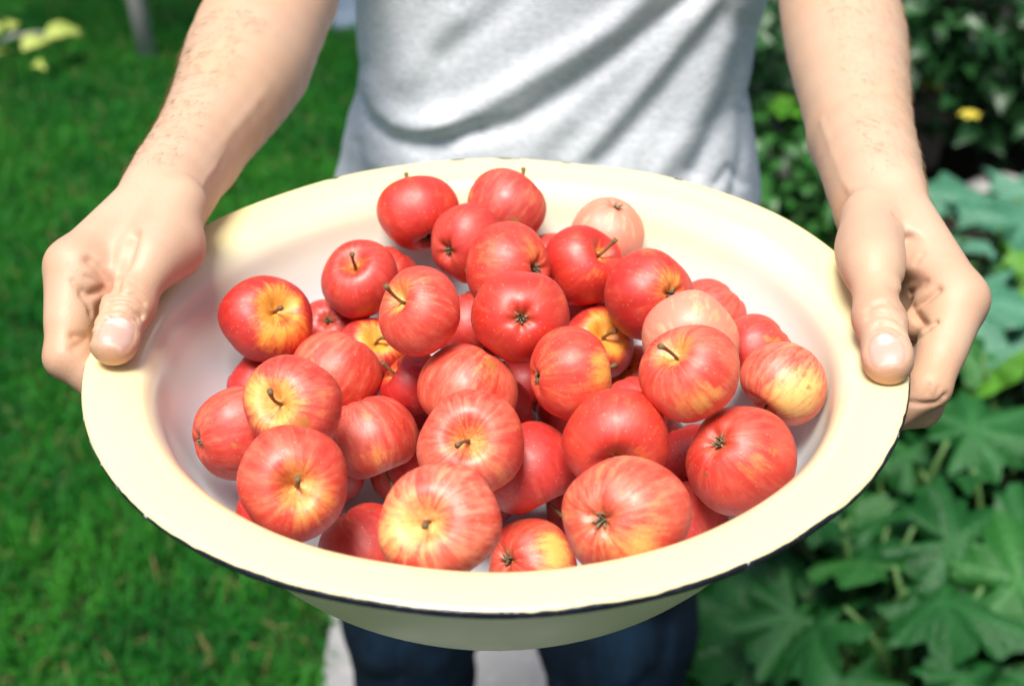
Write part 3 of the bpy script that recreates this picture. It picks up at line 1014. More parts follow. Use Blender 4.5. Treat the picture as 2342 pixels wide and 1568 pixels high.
def make_apple(i, spec):
    x, y, z, R, pole, pd, ys, patch, tn, pl_, rs_, label = spec
    P = np.array([x, y, z])
    r = np.random.default_rng(100 + i)
    fwd = P - CAM
    fwd /= np.linalg.norm(fwd)
    rt = np.cross(fwd, (0, 0, 1.))
    rt /= np.linalg.norm(rt)
    up = np.cross(rt, fwd)

    def wd(a):
        ox, oy = a[0], a[1]
        oz = a[2] if len(a) > 2 else math.sqrt(max(.02, 1 - ox * ox - oy * oy))
        v = ox * rt + oy * up - oz * fwd
        return v / np.linalg.norm(v)
    if pd[2] < -.4:                        # both ends turned out of sight
        l_ = math.hypot(pd[0], pd[1]) * (1 if pd[1] <= 0 else -1)
        pd = (pd[0] / l_, pd[1] / l_, .02)
    ax = wd(pd)
    if pole == 'c':
        ax = -ax
    h = np.cross(ax, (.3, .9, .1))
    h /= np.linalg.norm(h)
    k = np.cross(ax, h)
    M = np.stack([h, k, ax], 1)            # local -> world
    nu, nv = 48, 36
    th = np.linspace(0, 2 * np.pi, nu, endpoint=False)
    ph = np.concatenate([[.03, .07], np.linspace(.12, math.pi - .12, nv - 4), [math.pi - .07, math.pi - .03]])
    TH, PHI = np.meshgrid(th, ph)
    s, cz = np.sin(PHI), np.cos(PHI)
    w = r.uniform(0, 6.28, 6)
    flat = r.uniform(.86, .98)
    lob = 1 + .030 * np.cos(5 * TH + w[0]) * (1 - cz) * .6 + .036 * np.cos(2 * TH + w[1]) + .018 * np.cos(3 * TH + w[2]) + .012 * np.cos(TH + w[5]) * cz
    taper = 1 + .05 * cz
    rad = R * 1.0 * s ** .92 * lob * taper
    zz = R * flat * cz * (1 + .02 * np.cos(TH + w[3])) + R * .03 * np.cos(TH + w[4]) * s
    zz -= (R * .34 * np.exp(-(s / .27) ** 2) * (1 + .18 * np.cos(TH + w[3]) + .10 * np.cos(3 * TH + w[5])) + R * .085 * np.exp(-(s / .62) ** 2) * (1 + .35 * np.cos(2 * TH + w[4]) + .2 * np.cos(TH + w[2]))) * (cz > 0)
    zz += (R * .20 * np.exp(-(s / .20) ** 2) + R * .05 * np.exp(-(s / .5) ** 2) * (1 + .5 * np.cos(5 * TH + w[0]))) * (cz < 0)
    V = np.stack([rad * np.cos(TH), rad * np.sin(TH), zz], -1).reshape(-1, 3)
    n_ = len(V)
    top_c = V[:nu].mean(0)
    bot_c = V[-nu:].mean(0)
    V = np.vstack([V, top_c, bot_c])
    F = [tuple(q) for q in grid_faces(nu, nv, True)[:, ::-1]]
    F += [(n_, a_, (a_ + 1) % nu) for a_ in range(nu)]
    F += [(n_ + 1, (nv - 1) * nu + (a_ + 1) % nu, (nv - 1) * nu + a_) for a_ in range(nu)]
    D = np.stack([s * np.cos(TH), s * np.sin(TH), cz], -1).reshape(-1, 3)
    D = np.vstack([D, (0, 0, 1), (0, 0, -1)])
    W = D @ M.T                              # world directions
    a_st = np.arccos(np.clip(D[:, 2], -1, 1))
    yv = 1 / (1 + np.exp((a_st - ys * .85) / .17))
    if patch:
        ang = np.arccos(np.clip(W @ wd(patch[:2]), -1, 1))
        yv = np.maximum(yv, np.interp(patch[2], [.25, .5, .7], [.62, .8, 1.]) / (1 + np.exp((ang - patch[2]) / .2)))
    yv = np.maximum(yv, .22 * tn)
    rv = np.zeros(len(V))
    for (ox, oy, sz) in rs_:
        ang = np.arccos(np.clip(W @ wd((ox, oy)), -1, 1))
        rv = np.maximum(rv, .75 * np.exp(-(ang / (sz * 1.1)) ** 2))
    rv = np.maximum(rv, .45 * np.exp(-(a_st / .22) ** 2))
    pit = np.exp(-((np.pi - a_st) / .16) ** 2) + .5 * np.exp(-(a_st / .13) ** 2)
    lonv = np.stack([D[:, 0] / np.maximum(np.hypot(D[:, 0], D[:, 1]), .2) * 6.5, D[:, 1] / np.maximum(np.hypot(D[:, 0], D[:, 1]), .2) * 6.5, a_st * 1.5], 1)
    o = mesh_obj('apple', V, F, m_ap, attrs={'yel': yv, 'rus': rv, 'pit': np.clip(pit, 0, 1)})
    at = o.data.attributes.new('lon', 'FLOAT_VECTOR', 'POINT')
    at.data.foreach_set('vector', lonv.astype(np.float32).ravel())
    o.matrix_world = Matrix([[*M[0], x], [*M[1], y], [*M[2], z], [0, 0, 0, 1]])
    o['seed'] = float(i * 3.7)
    o['tone'] = float(tn)
    o['pale'] = float(pl_)
    tag(o, label, 'apple', 'apples heaped in the bowl')
    # stalk
    L = R * r.uniform(.55, .8)
    z0 = top_c[2] - .0005
    b1, b2 = r.uniform(-.35, .35, 2)
    pts = [np.array([b1 * L * t * t, b2 * L * t * t, z0 + L * t]) for t in (0, .2, .45, .7, .88, 1.0)]
    sv, sf = tube(pts, [.0012, .00085, .0008, .0009, .0013, .0016], 8)
    mesh_obj('stem', sv, sf, m_stem, o)
    # blossom end: dried sepals round a small cup
    parts = []
    for q in range(6):
        a_ = q * math.tau / 6 + r.uniform(-.25, .25)
        e = np.array([math.cos(a_), math.sin(a_), 0])
        t_ = np.array([-math.sin(a_), math.cos(a_), 0])
        c0 = bot_c + np.array([0, 0, -.0002])
        l_ = R * r.uniform(.12, .2)
        p0 = c0 + e * R * .035
        p1 = c0 + e * R * .09 + np.array([0, 0, -R * .10])
        p2 = p1 + e * l_ * r.uniform(-.3, .9) + np.array([0, 0, -l_ * r.uniform(.1, .6)])
        wv = R * .035
        parts.append(([p0 - t_ * wv, p0 + t_ * wv, p1 + t_ * wv * .9, p1 - t_ * wv * .9, p2, p1 - np.array([0, 0, .0006])], [(0, 1, 2, 3), (3, 2, 4), (2, 5, 4), (5, 3, 4), (0, 3, 5), (1, 5, 2), (0, 5, 1)]))
    for q in range(5):
        a_ = q * 1.3 + r.uniform(0, 1)
        e = np.array([math.cos(a_), math.sin(a_), 0])
        parts.append(tube([bot_c + (0, 0, .0004), bot_c + e * R * .03 - (0, 0, R * .06), bot_c + e * R * .06 - (0, 0, R * .14)], [.0003, .0003, .00025], 4))
    cv, cf = joinvf(parts)
    mesh_obj('calyx', cv, cf, m_cal, o)
    return o


for i, sp_ in enumerate(AP):
    make_apple(i, sp_)

# ================================================================== PERSON
m_skin, nt, b = new_mat('skin')
N = NT(nt)
c = N.coord('Object')
base = N.attr('col')
col = N.mix(N.math('MULTIPLY', N.step(N.noise(c, 55, 4, .6), .35, .75), .22), base, (.60, .26, .17))
col = N.mix(N.math('MULTIPLY', N.step(N.noise(c, 700, 3, .6), .45, .7), .12), col, (.50, .27, .18))
nail = N.attr('nail', out='Fac')
tan = N.math('MULTIPLY', N.step(N.noise(c, 16, 3, .55), .42, .70), N.math('MULTIPLY', N.math('SUBTRACT', 1, nail), .38))
col = N.mix(tan, col, (.55, .34, .19))
lines = N.noise(N.mapping(c, (260, 260, 90), rot=(.5, .3, 0)), 1, 4, .65)
pores = N.voro(c, 900)
hgt = N.math('ADD', N.math('MULTIPLY', lines, .7), N.math('MULTIPLY', pores, .5))
hgt = N.math('MULTIPLY', hgt, N.math('SUBTRACT', 1, nail))
setp(b, color=col, rough=N.step(nail, 0, 1, .52, .36), spec=.45, sss=.10, sssr=(1, .4, .2), ssss=.0018, normal=N.bump(hgt, .14, .0012))

SKIN = np.array([.55, .375, .26])
RED = np.array([.47, .18, .10])
NAIL = np.array([.55, .375, .31])


def nrm_(v):
    return v / np.linalg.norm(v)


def lerp(a, b, t):
    return np.asarray(a) * (1 - t) + np.asarray(b) * t


HANDS = {
    'a': dict(  # hand at the left of the photo
        thumb=[U(405, 470, .752), Q(345, 592, 1.2235), Q(294, 697, 1.2135), Q(259, 782, 1.2085)],
        W=U(382, 432, .777),
        arm=[(U(444, 337, .815), .0245), (U(513, 238, .86), .0312), (U(567, 135, .91), .0392), (U(620, 10, .965), .0412), (U(642, -60, .995), .041)],
        wr=.0235, thenar=(U(396, 570, .737), .0156), shoulder=np.array([-.185, 1.17, 1.45]),
        fing=[[U(170, 610, .716), U(152, 816, .700), (-.202, .578, 1.179), (-.184, .578, 1.170)],
              [(-.2225, .629, 1.206), (-.213, .606, 1.176), (-.199, .600, 1.161), (-.182, .598, 1.156)],
              [(-.2225, .637, 1.190), (-.211, .607, 1.157), (-.193, .605, 1.146), (-.176, .605, 1.145)],
              [(-.218, .645, 1.177), (-.204, .621, 1.146), (-.188, .618, 1.137), (-.173, .617, 1.137)]],
        web=[(U(312, 505, .756), .0112), (U(222, 600, .729), .0095)], fold=[(U(205, 618, .712), .0095), (U(252, 662, .716), .0075)],
        b=np.array([-.001, .0082, -.0167]), sgn=-1, crop=(50, 380, 2.613),
        lines=[([(708, 505), (692, 570), (668, 650), (640, 720)], .0050, .0040), ([(640, 720), (612, 800), (585, 860)], .0032, .0024),
               ([(440, 668), (485, 705), (535, 772), (592, 845)], .0030, .0028), ([(400, 872), (435, 890), (480, 868), (545, 850)], .0022, .0022), ([(400, 900), (440, 960), (450, 1010)], .0014, .0016),
               ([(345, 1150), (390, 1152), (432, 1168)], .0024, .0022), ([(330, 800), (380, 860)], .0006, .0011),
               ([(655, 882), (735, 888), (785, 935)], 0.0009, .0014), ([(568, 938), (640, 925), (700, 937), (768, 995)], 0.0011, .0014), ([(555, 978), (640, 974), (720, 1000), (772, 1018)], 0.0011, .0014),
               ([(590, 1015), (680, 1032), (745, 1046)], 0.0008, .0014), ([(690, 800), (760, 830)], .0004, .0009), ([(420, 770), (480, 800), (530, 850)], .0006, .0010)]),
    'b': dict(
        thumb=[U(1992, 500, .757), Q(1996, 605, 1.225), Q(2013, 727, 1.2145), Q(2032, 826, 1.2095)],
        W=U(2012, 432, .785),
        arm=[(U(1970, 281, .85), .0295), (U(1937, 100, .925), .0380), (U(1917, 0, .97), .0378), (U(1910, -70, 1.0), .040)],
        wr=.0245, thenar=(U(1980, 583, .742), .0142), shoulder=np.array([.185, 1.17, 1.45]),
        fing=[[U(2194, 684, .722), U(2124, 884, .697), (.187, .569, 1.171), (.166, .569, 1.163)],
              [(.2248, .620, 1.187), U(2104, 926, .712), (.182, .582, 1.158), (.163, .583, 1.154)],
              [(.222, .623, 1.170), (.200, .600, 1.158), (.181, .597, 1.146), (.164, .596, 1.143)],
              [(.216, .628, 1.156), (.196, .613, 1.146), (.181, .610, 1.136), (.167, .609, 1.134)]],
        web=[(U(2060, 520, .757), .0125), (U(2150, 650, .727), .0105)], fold=[(U(2150, 680, .722), .0105), (U(2100, 742, .726), .0085)],
        b=np.array([-.002, .002, -.019]), sgn=1, crop=(1950, 420, 2.376),
        lines=[([(668, 390), (652, 470), (632, 560), (620, 640)], .0042, .0034), ([(605, 790), (680, 772), (740, 737), (805, 680)], .0030, .0020), ([(640, 800), (690, 860), (745, 880), (785, 868)], .0018, .0015),
               ([(690, 965), (740, 910), (792, 868)], .0016, .0014), ([(680, 520), (720, 470)], .0005, .0012), ([(640, 700), (700, 650), (720, 640)], .0010, .0016),
               ([(408, 792), (470, 756), (550, 760), (592, 792)], 0.0009, .0014), ([(410, 842), (470, 825), (540, 835), (578, 862)], 0.0013, .0014), ([(465, 878), (540, 888), (602, 932)], 0.0011, .0014),
               ([(445, 905), (520, 912), (570, 940)], 0.0007, .0014), ([(745, 1290), (757, 1230)], .0006, .0008), ([(795, 1300), (815, 1245)], .0006, .0008), ([(640, 1340), (730, 1346), (800, 1338), (850, 1295)], .0016, .0014),
               ([(560, 250), (610, 290), (650, 370)], .0008, .0020)]),
}


def build_arm(hd):
    W = hd['W']
    b = hd['b']
    th = [np.asarray(p) for p in hd['thumb']]
    fg = [[np.asarray(p, float) for p in f] for f in hd['fing']]
    a = nrm_(fg[0][0] - W)
    carp = [W + a * .018 + b * (-.35 + .6 * i) for i in range(4)]
    sh = hd['shoulder']
    chain = [(W, hd['wr'])] + hd['arm'] + [(lerp(hd['arm'][-1][0], sh, .42), .047)]
    # resample the arm's axis smoothly so that no joint bulges
    cp = np.array([[*c0, r0] for c0, r0 in chain])
    cp = np.vstack([2 * cp[0] - cp[1], cp, 2 * cp[-1] - cp[-2]])
    fine = []
    for i in range(1, len(cp) - 2):
        for q in np.linspace(0, 1, 4)[:-1]:
            p0, p1, p2, p3 = cp[i - 1:i + 3]
            fine.append(.5 * (2 * p1 + (p2 - p0) * q + (2 * p0 - 5 * p1 + 4 * p2 - p3) * q * q + (3 * p1 - p0 - 3 * p2 + p3) * q ** 3))
    fine.append(cp[-2])
    und = nrm_(b)                                       # towards the little-finger side
    FR = [(.0138, .0108, .0095, .0082), (.0132, .0108, .0095, .0082), (.0126, .0102, .009, .0078), (.0118, .009, .008, .007)]
    TR = (.0146, .0130, .0121, .0110)
    hc = lerp(W, fg[0][1], .55)
    # thumb frames
    ta = nrm_(th[3] - th[2])
    tocam = nrm_(CAM - th[3])
    tn = nrm_(tocam - ta * (tocam @ ta))
    tl = np.cross(ta, tn)
    ta2 = nrm_(th[3] - th[1])
    tn2 = nrm_(tocam - ta2 * (tocam @ ta2))
    tl2 = np.cross(ta2, tn2)
    nailc = th[3] + tn * TR[3] * .80 + ta * .0012
    creases = []
    inn = np.array([-hd['sgn'], 0, 0.])
    f0 = fg[0]
    ridges = []
    # tendon of the thumb and veins
    up_w = nrm_(CAM - W)
    ridges.append(([W + up_w * hd['wr'] * .95, lerp(W, th[0], .6) + up_w * .019, th[0] + up_w * .0155, lerp(th[0], th[1], .7) + up_w * .0138], .0008, .0030))
    A1, A2 = hd['arm'][0], hd['arm'][1]
    ul = np.array([hd['sgn'], 0, 0.])
    ridges.append(([W - ul * .012 + up_w * hd['wr'] * .8, A1[0] - ul * .014 + up_w * A1[1] * .85, A2[0] - ul * .018 + up_w * A2[1] * .80, hd['arm'][2][0] - ul * .02 + up_w * hd['arm'][2][1] * .6], .0006, .0034))
    ridges.append(([W - ul * .017 + up_w * hd['wr'] * .65, A1[0] - ul * .022 + up_w * A1[1] * .66], .0009, .0026))
    ridges.append(([A1[0] + ul * .006 + up_w * A1[1] * .95, A2[0] + ul * .002 + up_w * A2[1] * .98, hd['arm'][2][0] - ul * .012 + up_w * hd['arm'][2][1] * .95], .0010, .0030))
    ridges.append(([carp[0] + ul * .006 + up_w * .011, lerp(carp[0], f0[0], .5) + ul * .008 + up_w * .0115, f0[0] + ul * .006 + up_w * .011], .0008, .0024))

    def arm_d(p):
        d = None
        for c0, c1 in zip(fine[:-1], fine[1:]):
            e = rcone(p, c0[:3], c1[:3], c0[3], c1[3])
            d = e if d is None else smin(d, e, .003)
        # ulnar side of wrist and forearm
        e = rcone(p, W + und * .015, hd['arm'][0][0] + und * .012, hd['wr'] * .82, hd['arm'][0][1] * .82)
        d = smin(d, e, .012)
        e = rcone(p, hd['arm'][0][0] + und * .012, hd['arm'][2][0] + und * .006, hd['arm'][0][1] * .82, hd['arm'][2][1] * .88)
        return smin(d, e, .012)

    def hand_d(p, d):
        palm = d
        for i in range(4):
            palm = smin(palm, rcone(p, carp[i], fg[i][0], .0137 - .0006 * i, FR[i][0]), .012)
        palm = smin(palm, rcone(p, W + und * .02 + a * .015, lerp(carp[3], fg[3][0], .7) + inn * .006, .017, .013), .014)
        (w0, wr0), (w1, wr1) = hd['web']
        palm = smin(palm, rcone(p, w0, w1, wr0, wr1), .010)
        (w0, wr0), (w1, wr1) = hd['fold']
        palm = smin(palm, rcone(p, w0, w1, wr0, wr1), .005)
        thb = rcone(p, th[0], th[1], TR[0], TR[1])
        thb = smin(thb, rcone(p, th[1], th[2], TR[1] * .97, TR[2] * .97), .008)
        thb = smin(thb, rcone(p, th[2], th[3], TR[2] * .96, TR[3]), .006)
        thb = smin(thb, ell(p, th[2], (.0116, .0124, .0115)), .005)
        thb = smin(thb, ell(p, lerp(th[2], th[3], .85) - tn * .001, (.0113, .0128, .0098), np.stack([tl, ta, tn])), .004)
        q = p - (th[3] + tn * (TR[3] * .80)).astype(p.dtype)
        ql, qa, qn = q @ tl.astype(p.dtype), q @ ta.astype(p.dtype), q @ tn.astype(p.dtype)
        pl_ = qn + ql * ql * 32 + np.clip(-.004 - qa, 0, 1) * -1.2 + np.clip(qa - .004, 0, 1) * .25
        thb = -smin(-thb, -pl_, .0022)
        tc, tr_ = hd['thenar']
        thm = smin(rcone(p, th[0], lerp(th[0], th[1], .75), TR[0], TR[1]), rcone(p, tc, lerp(th[1], th[2], .12), tr_, .0132), .016)
        palm = smin(palm, thm, .014)
        out = smin(palm, thb, .0045)
        for i in range(4):
            f = fg[i]
            r_ = FR[i]
            e = rcone(p, f[0], f[1], r_[0], r_[1])
            e = smin(e, rcone(p, f[1], f[2], r_[1], r_[2]), .0035)
            e = smin(e, rcone(p, f[2], f[3], r_[2], r_[3]), .0035)
            e = smin(e, rcone(p, lerp(f[0], f[1], .3), lerp(f[0], f[1], .6), r_[0] * .88, r_[1] * 1.02), .004)
            out = np.minimum(out, smin(np.maximum(palm, -9), e, .007)) if i == 0 else smin(out, e, .0018)
        ns_ = np.abs(out) < .012
        pn = p[ns_]
        add = np.zeros(len(pn), p.dtype)
        for pts, am, wd, nv in creases:
            A_ = np.array(pts, p.dtype)
            c_ = A_.mean(0)
            m_ = np.abs(pn - c_).max(1) < np.abs(A_ - c_).max() + .010
            if m_.any():
                nv = nv.astype(p.dtype)
                flat = lambda a_: a_ - (p.dtype.type(.9) * (a_ @ nv))[:, None] * nv
                add[m_] += am * np.exp(-(pdist(flat(pn[m_]), flat(A_)) / wd) ** 2)
        # nail: shallow plate with a sunk border
        m = nail_mask(pn)
        add += .00045 * np.exp(-((m - .5) / .22) ** 2) * ((pn - nailc.astype(p.dtype)) @ tn.astype(p.dtype) > -.006)
        out[ns_] += add
        return out

    def nail_mask(p):
        q = p - nailc
        ql, qa, qn = q @ tl / .0078, (q @ ta + .0003) / .0080, q @ tn
        sd_ = (np.abs(ql) ** 3 + np.abs(np.where(qa > 0, qa * 1.02, qa * .92)) ** 3) ** (1 / 3.)
        return np.clip(.5 + (1 - sd_) * 4, 0, 1) * (qn > -.0055)

    def sdf(P):
        sh_ = P.shape[:-1]
        p = P.reshape(-1, 3)
        d = arm_d(p)
        near = np.linalg.norm(p - hc, axis=1) < .125
        if near.any():
            d[near] = hand_d(p[near], d[near])
        nr = np.abs(d) < .012
        if nr.any():
            for pts, am, wd in ridges:
                d[nr] = d[nr] - am * np.exp(-(pdist(p[nr], pts) / wd) ** 2)
        return d.reshape(sh_)
    # skin folds: traced on the bare surface where the photo shows them
    ox, oy, sc = hd['crop']
    dense, span = [], []
    for line, am, wd in hd['lines']:
        st = len(dense)
        for (x0, y0), (x1, y1) in zip(line[:-1], line[1:]):
            for q in np.linspace(0, 1, 4)[:-1]:
                dense.append((x0 + (x1 - x0) * q, y0 + (y1 - y0) * q))
        dense.append(line[-1])
        span.append((st, len(dense), am, wd))
    R_ = np.array([ray((ox + x / sc) / 1.06746, (oy + y / sc) / 1.06746) for x, y in dense])
    R_ /= np.linalg.norm(R_, axis=1)[:, None]
    t_ = np.full(len(R_), .62)
    for _ in range(60):
        t_ = np.minimum(t_ + np.clip(sdf(CAM + R_ * t_[:, None]) * .85, -.01, .006), 1.3)
    HP = CAM + R_ * t_[:, None]
    G_ = np.stack([sdf(HP + e_) - sdf(HP - e_) for e_ in np.eye(3) * 4e-4], 1)
    new = []
    for st, en, am, wd in span:
        ok_ = np.linalg.norm(HP[st:en] - hc, axis=1) < .12
        if ok_.sum() > 1:
            new.append((list(HP[st:en][ok_]), am * (1.5 if am < .0013 else .9), wd, nrm_(G_[st:en][ok_].sum(0))))
    creases.extend(new)
    allp = np.array([c0 for c0, _ in chain] + [q for f in fg for q in f] + th)
    lo, hi = allp.min(0) - .065, allp.max(0) + .065
    V, F = surface_net(sdf, lo, hi, .00105)
    # two light smoothing passes
    for _ in range(1):
        acc = np.zeros_like(V)
        cnt = np.zeros(len(V))
        for k in range(4):
            for kk in (1, 3):
                np.add.at(acc, F[:, k], V[F[:, (k + kk) % 4]])
                np.add.at(cnt, F[:, k], 1)
        V = V + .45 * (acc / cnt[:, None] - V)
    nm = nail_mask(V)
    red = np.zeros(len(V))

    def blob(c0, s_, am):
        nonlocal red
        red = np.maximum(red, am * np.exp(-(np.linalg.norm(V - c0, axis=1) / s_) ** 2))
    blob(th[2] + tn2 * .010, .011, .35)
    blob(th[3] + ta * .009, .010, .55)
    for f in fg:
        blob(f[0], .018, .45)
        blob(f[1], .016, .65)
        blob(f[2], .016, .7)
    blob(hd['web'][1][0], .018, .4)
    blob(hd['fold'][1][0], .013, .7)
    blob(hd['thenar'][0], .02, .25)
    for pts, am, wd, nv in creases:
        red = np.maximum(red, min(.55, .15 + am * 180) * np.exp(-(pdist(V, pts) / (.0006 + wd * .55)) ** 2))
    red = np.maximum(red, .95 * np.exp(-((nm - .5) / .3) ** 2) * (nm > .02) * (nm < .98))
    el = hd['arm'][-1][0]
    blob(el, .09, .35)
    C_ = SKIN + red[:, None] * (RED - SKIN)
    lun = np.clip(1 - (np.linalg.norm(V - (nailc - ta * .0068), axis=1) / .0042), 0, 1)[:, None] * nm[:, None]
    tipw = (np.clip(((V - nailc) @ ta - .0058) / .0012, 0, 1) * nm)[:, None]
    nc = NAIL + tipw * (np.array([.72, .64, .56]) - NAIL) + np.clip(lun * 2, 0, 1) * (np.array([.68, .52, .46]) - NAIL)
    C_ = C_ * (1 - nm[:, None]) + nc * nm[:, None]
    # hair roots on the forearm
    return V, F, C_, nm


person_V, person_F, person_C, person_N = [], [], [], []
off = 0
arm_data = {}
for key in ('a', 'b'):
    V, F, C_, nm = build_arm(HANDS[key])
    arm_data[key] = V
    person_V.append(V)
    person_F.append(F + off)
    person_C.append(C_)
    person_N.append(nm)
    off += len(V)

YC = 1.165
LEGX = ((-.112, 1.17), (.118, 1.16))


def core_sdf(P):
    p = P.reshape(-1, 3)
    d = rcone(p, (0, YC, 1.02), (0, YC, 1.32), .088, .095)
    for s_ in (-1, 1):
        d = smin(d, rcone(p, (s_ * .03, YC, 1.0), (s_ * .045, YC, 1.38), .075, .075), .04)
        d = smin(d, rcone(p, (s_ * .06, YC, 1.40), (s_ * .175, YC + .005, 1.44), .06, .048), .05)
        el_ = HANDS['a' if s_ < 0 else 'b']['arm'][-1][0]
        d = smin(d, rcone(p, (s_ * .175, YC + .005, 1.44), lerp(el_, (s_ * .185, 1.17, 1.45), .38), .05, .0445), .02)
        lx, ly = LEGX[0 if s_ < 0 else 1]
        d = smin(d, rcone(p, (s_ * .085, YC, .92), (lx, ly, .48), .078, .052), .03)
        d = smin(d, rcone(p, (lx, ly, .48), (lx, ly + .03, .09), .052, .036), .02)
        d = smin(d, rcone(p, (lx, ly + .02, .05), (lx * 1.15, ly - .12, .035), .034, .028), .02)
    d = smin(d, rcone(p, (0, YC + .01, 1.42), (0, YC - .005, 1.56), .056, .052), .03)
    hz = np.array([0, YC - .03, 1.655])
    d = smin(d, ell(p, hz, (.076, .094, .115)), .02)
    d = smin(d, ell(p, hz + (0, -.035, -.065), (.05, .052, .05)), .03)      # jaw
    d = smin(d, rcone(p, hz + (0, -.092, .005), hz + (0, -.112, -.03), .008, .014), .01)   # nose
    for s_ in (-1, 1):
        d = smin(d, ell(p, hz + (s_ * .078, .008, -.01), (.011, .02, .032)), .006)         # ears
        d = d + .010 * np.exp(-(np.linalg.norm(p - (hz + (s_ * .032, -.09, .012)), axis=1) / .014) ** 2)   # eye sockets
        d = np.minimum(d, np.linalg.norm(p - (hz + (s_ * .032, -.077, .010)), axis=1) - .0115)
    d = d + .005 * np.exp(-(pdist(p, [hz + (-.024, -.088, -.062), hz + (0, -.094, -.06), hz + (.024, -.088, -.062)]) / .004) ** 2)
    return d.reshape(P.shape[:-1])


V, F = surface_net(core_sdf, (-.3, .9, -.02), (.3, 1.36, 1.82), .006)
person_V.append(V)
person_F.append(F + off)
person_C.append(np.tile(SKIN, (len(V), 1)))
person_N.append(np.zeros(len(V)))
person = mesh_obj('person', np.concatenate(person_V), np.concatenate(person_F), m_skin,
                  attrs={'nail': np.concatenate(person_N)}, cols={'col': np.concatenate(person_C)})
tag(person, 'person in pale grey t-shirt and dark jeans holding out the apple bowl with both hands', 'person')

# hair on forearms (fine strands) and head
m_hair, nt, b = new_mat('body_hair')
setp(b, color=(.36, .22, .12), rough=.6)
hr = np.random.default_rng(21)
parts_v, parts_f, o_ = [], [], 0
for key in ('a', 'b'):
    hd = HANDS[key]
    me_v = arm_data[key]
    W, E_ = hd['W'], hd['arm'][2][0]
    axv = nrm_(E_ - W)
    t_ = (me_v - W) @ axv
    L_ = np.linalg.norm(E_ - W)
    lat = (me_v - W - t_[:, None] * axv)
    out_side = np.array([hd['sgn'] * .8, 0, .6])
    sc_ = lat @ nrm_(out_side)
    cand = np.where((t_ > -.012) & (t_ < L_ * .95) & (sc_ > .002))[0]
    pick = hr.choice(cand, 1100)
    for v_i in pick:
        p0 = me_v[v_i]
        n0 = nrm_(lat[v_i] + 1e-6)
        dirh = nrm_(-axv * .9 + np.cross(axv, n0) * hr.normal(.35 * hd['sgn'], .35) + n0 * hr.uniform(.15, .5))
        l_ = hr.uniform(.004, .0095)
        w_ = np.cross(dirh, n0)
        w_ = nrm_(w_) * 6e-5
        p1 = p0 + dirh * l_ * .5
        p2 = p0 + (dirh - n0 * .18) * l_
        parts_v += [p0 - w_, p0 + w_, p1 + w_, p1 - w_, p2, p0 + n0 * 8e-5, p1 + n0 * 8e-5]
        parts_f += [(o_, o_ + 1, o_ + 2, o_ + 3), (o_ + 3, o_ + 2, o_ + 4), (o_ + 5, o_ + 1, o_ + 2, o_ + 6), (o_ + 6, o_ + 2, o_ + 4)]
        o_ += 7
ah = mesh_obj('arm_hair', np.array(parts_v), parts_f, m_hair, person)
tag(ah, kind='stuff')
V, F = surface_net(lambda P: np.maximum(ell(P.reshape(-1, 3), (0, YC - .018, 1.668), (.083, .098, .118)),
                   -ell(P.reshape(-1, 3), (0, YC - .11, 1.60), (.075, .075, .105))).reshape(P.shape[:-1]) + .004 * vnoise(P.reshape(-1, 3) * 45, 2).reshape(P.shape[:-1]),
                   (-.12, .99, 1.5), (.12, 1.3, 1.83), .005)
m_hd, nt, b = new_mat('head_hair')
setp(b, color=(.05, .03, .018), rough=.5)
mesh_obj('hair', V, F, m_hd, person)

# ------------------------------------------------------------------ t-shirt
m_tee, nt, b = new_mat('heather_jersey')
N = NT(nt)
c = N.coord('Object')
fl = N.noise(N.mapping(c, (170, 170, 620)), 1, 5, .7)
fl2 = N.noise(N.mapping(c, (60, 60, 260), (2, 5, 1)), 1, 4, .65)
col = N.mix(N.step(fl, .40, .66), (.86, .885, .93), (.60, .64, .71))
col = N.mix(N.math('MULTIPLY', N.step(fl2, .45, .7), .45), col, (.55, .59, .66))
knit = N.noise(N.mapping(c, (900, 900, 1500)), 1, 2)
setp(b, color=col, rough=.92, spec=.15, sheen=.25, sheenr=.4, normal=N.bump(knit, .3, .0008))

left = [(816, -60), (818, 0), (822, 100), (818, 190), (800, 262), (791, 330), (772, 400), (752, 470)]
right = [(1752, -60), (1738, 0), (1718, 100), (1702, 185), (1716, 270), (1728, 350), (1733, 420), (1726, 470)]
lz = np.array([QY(x, y, YC) for x, y in left])[::-1]
rz = np.array([QY(x, y, YC) for x, y in right])[::-1]
nth, nz = 420, 330
zs = np.linspace(.90, 1.475, nz)
th = np.linspace(0, 2 * np.pi, nth, endpoint=False)
V = np.zeros((nz, nth, 3))
for j, z in enumerate(zs):
    xl = np.interp(z, lz[:, 2], lz[:, 0])
    xr = np.interp(z, rz[:, 2], rz[:, 0])
    if z > 1.30:
        k = (z - 1.30) / .175
        wl = .19 if z < 1.41 else .19 - (z - 1.41) / .065 * .11
        kk = min(1, k * 2.2)
        xl = xl * (1 - kk) + -wl * kk
        xr = xr * (1 - kk) + wl * kk
    bf = np.interp(z, [.9, 1.05, 1.2, 1.38, 1.44, 1.475], [.118, .116, .115, .12, .10, .06])
    cx_, hw = (xl + xr) / 2, (xr - xl) / 2
    cs, sn = np.cos(th), np.sin(th)
    V[j, :, 0] = cx_ + hw * np.sign(cs) * np.abs(cs) ** .82
    V[j, :, 1] = YC - bf * np.sign(sn) * np.abs(sn) ** .82
    V[j, :, 2] = z
P = V.reshape(-1, 3)
px, py = proj(P)
front = np.clip((YC - P[:, 1]) / .05, 0, 1)
h = np.zeros(len(P))
pts2 = np.stack([px, py], 1)


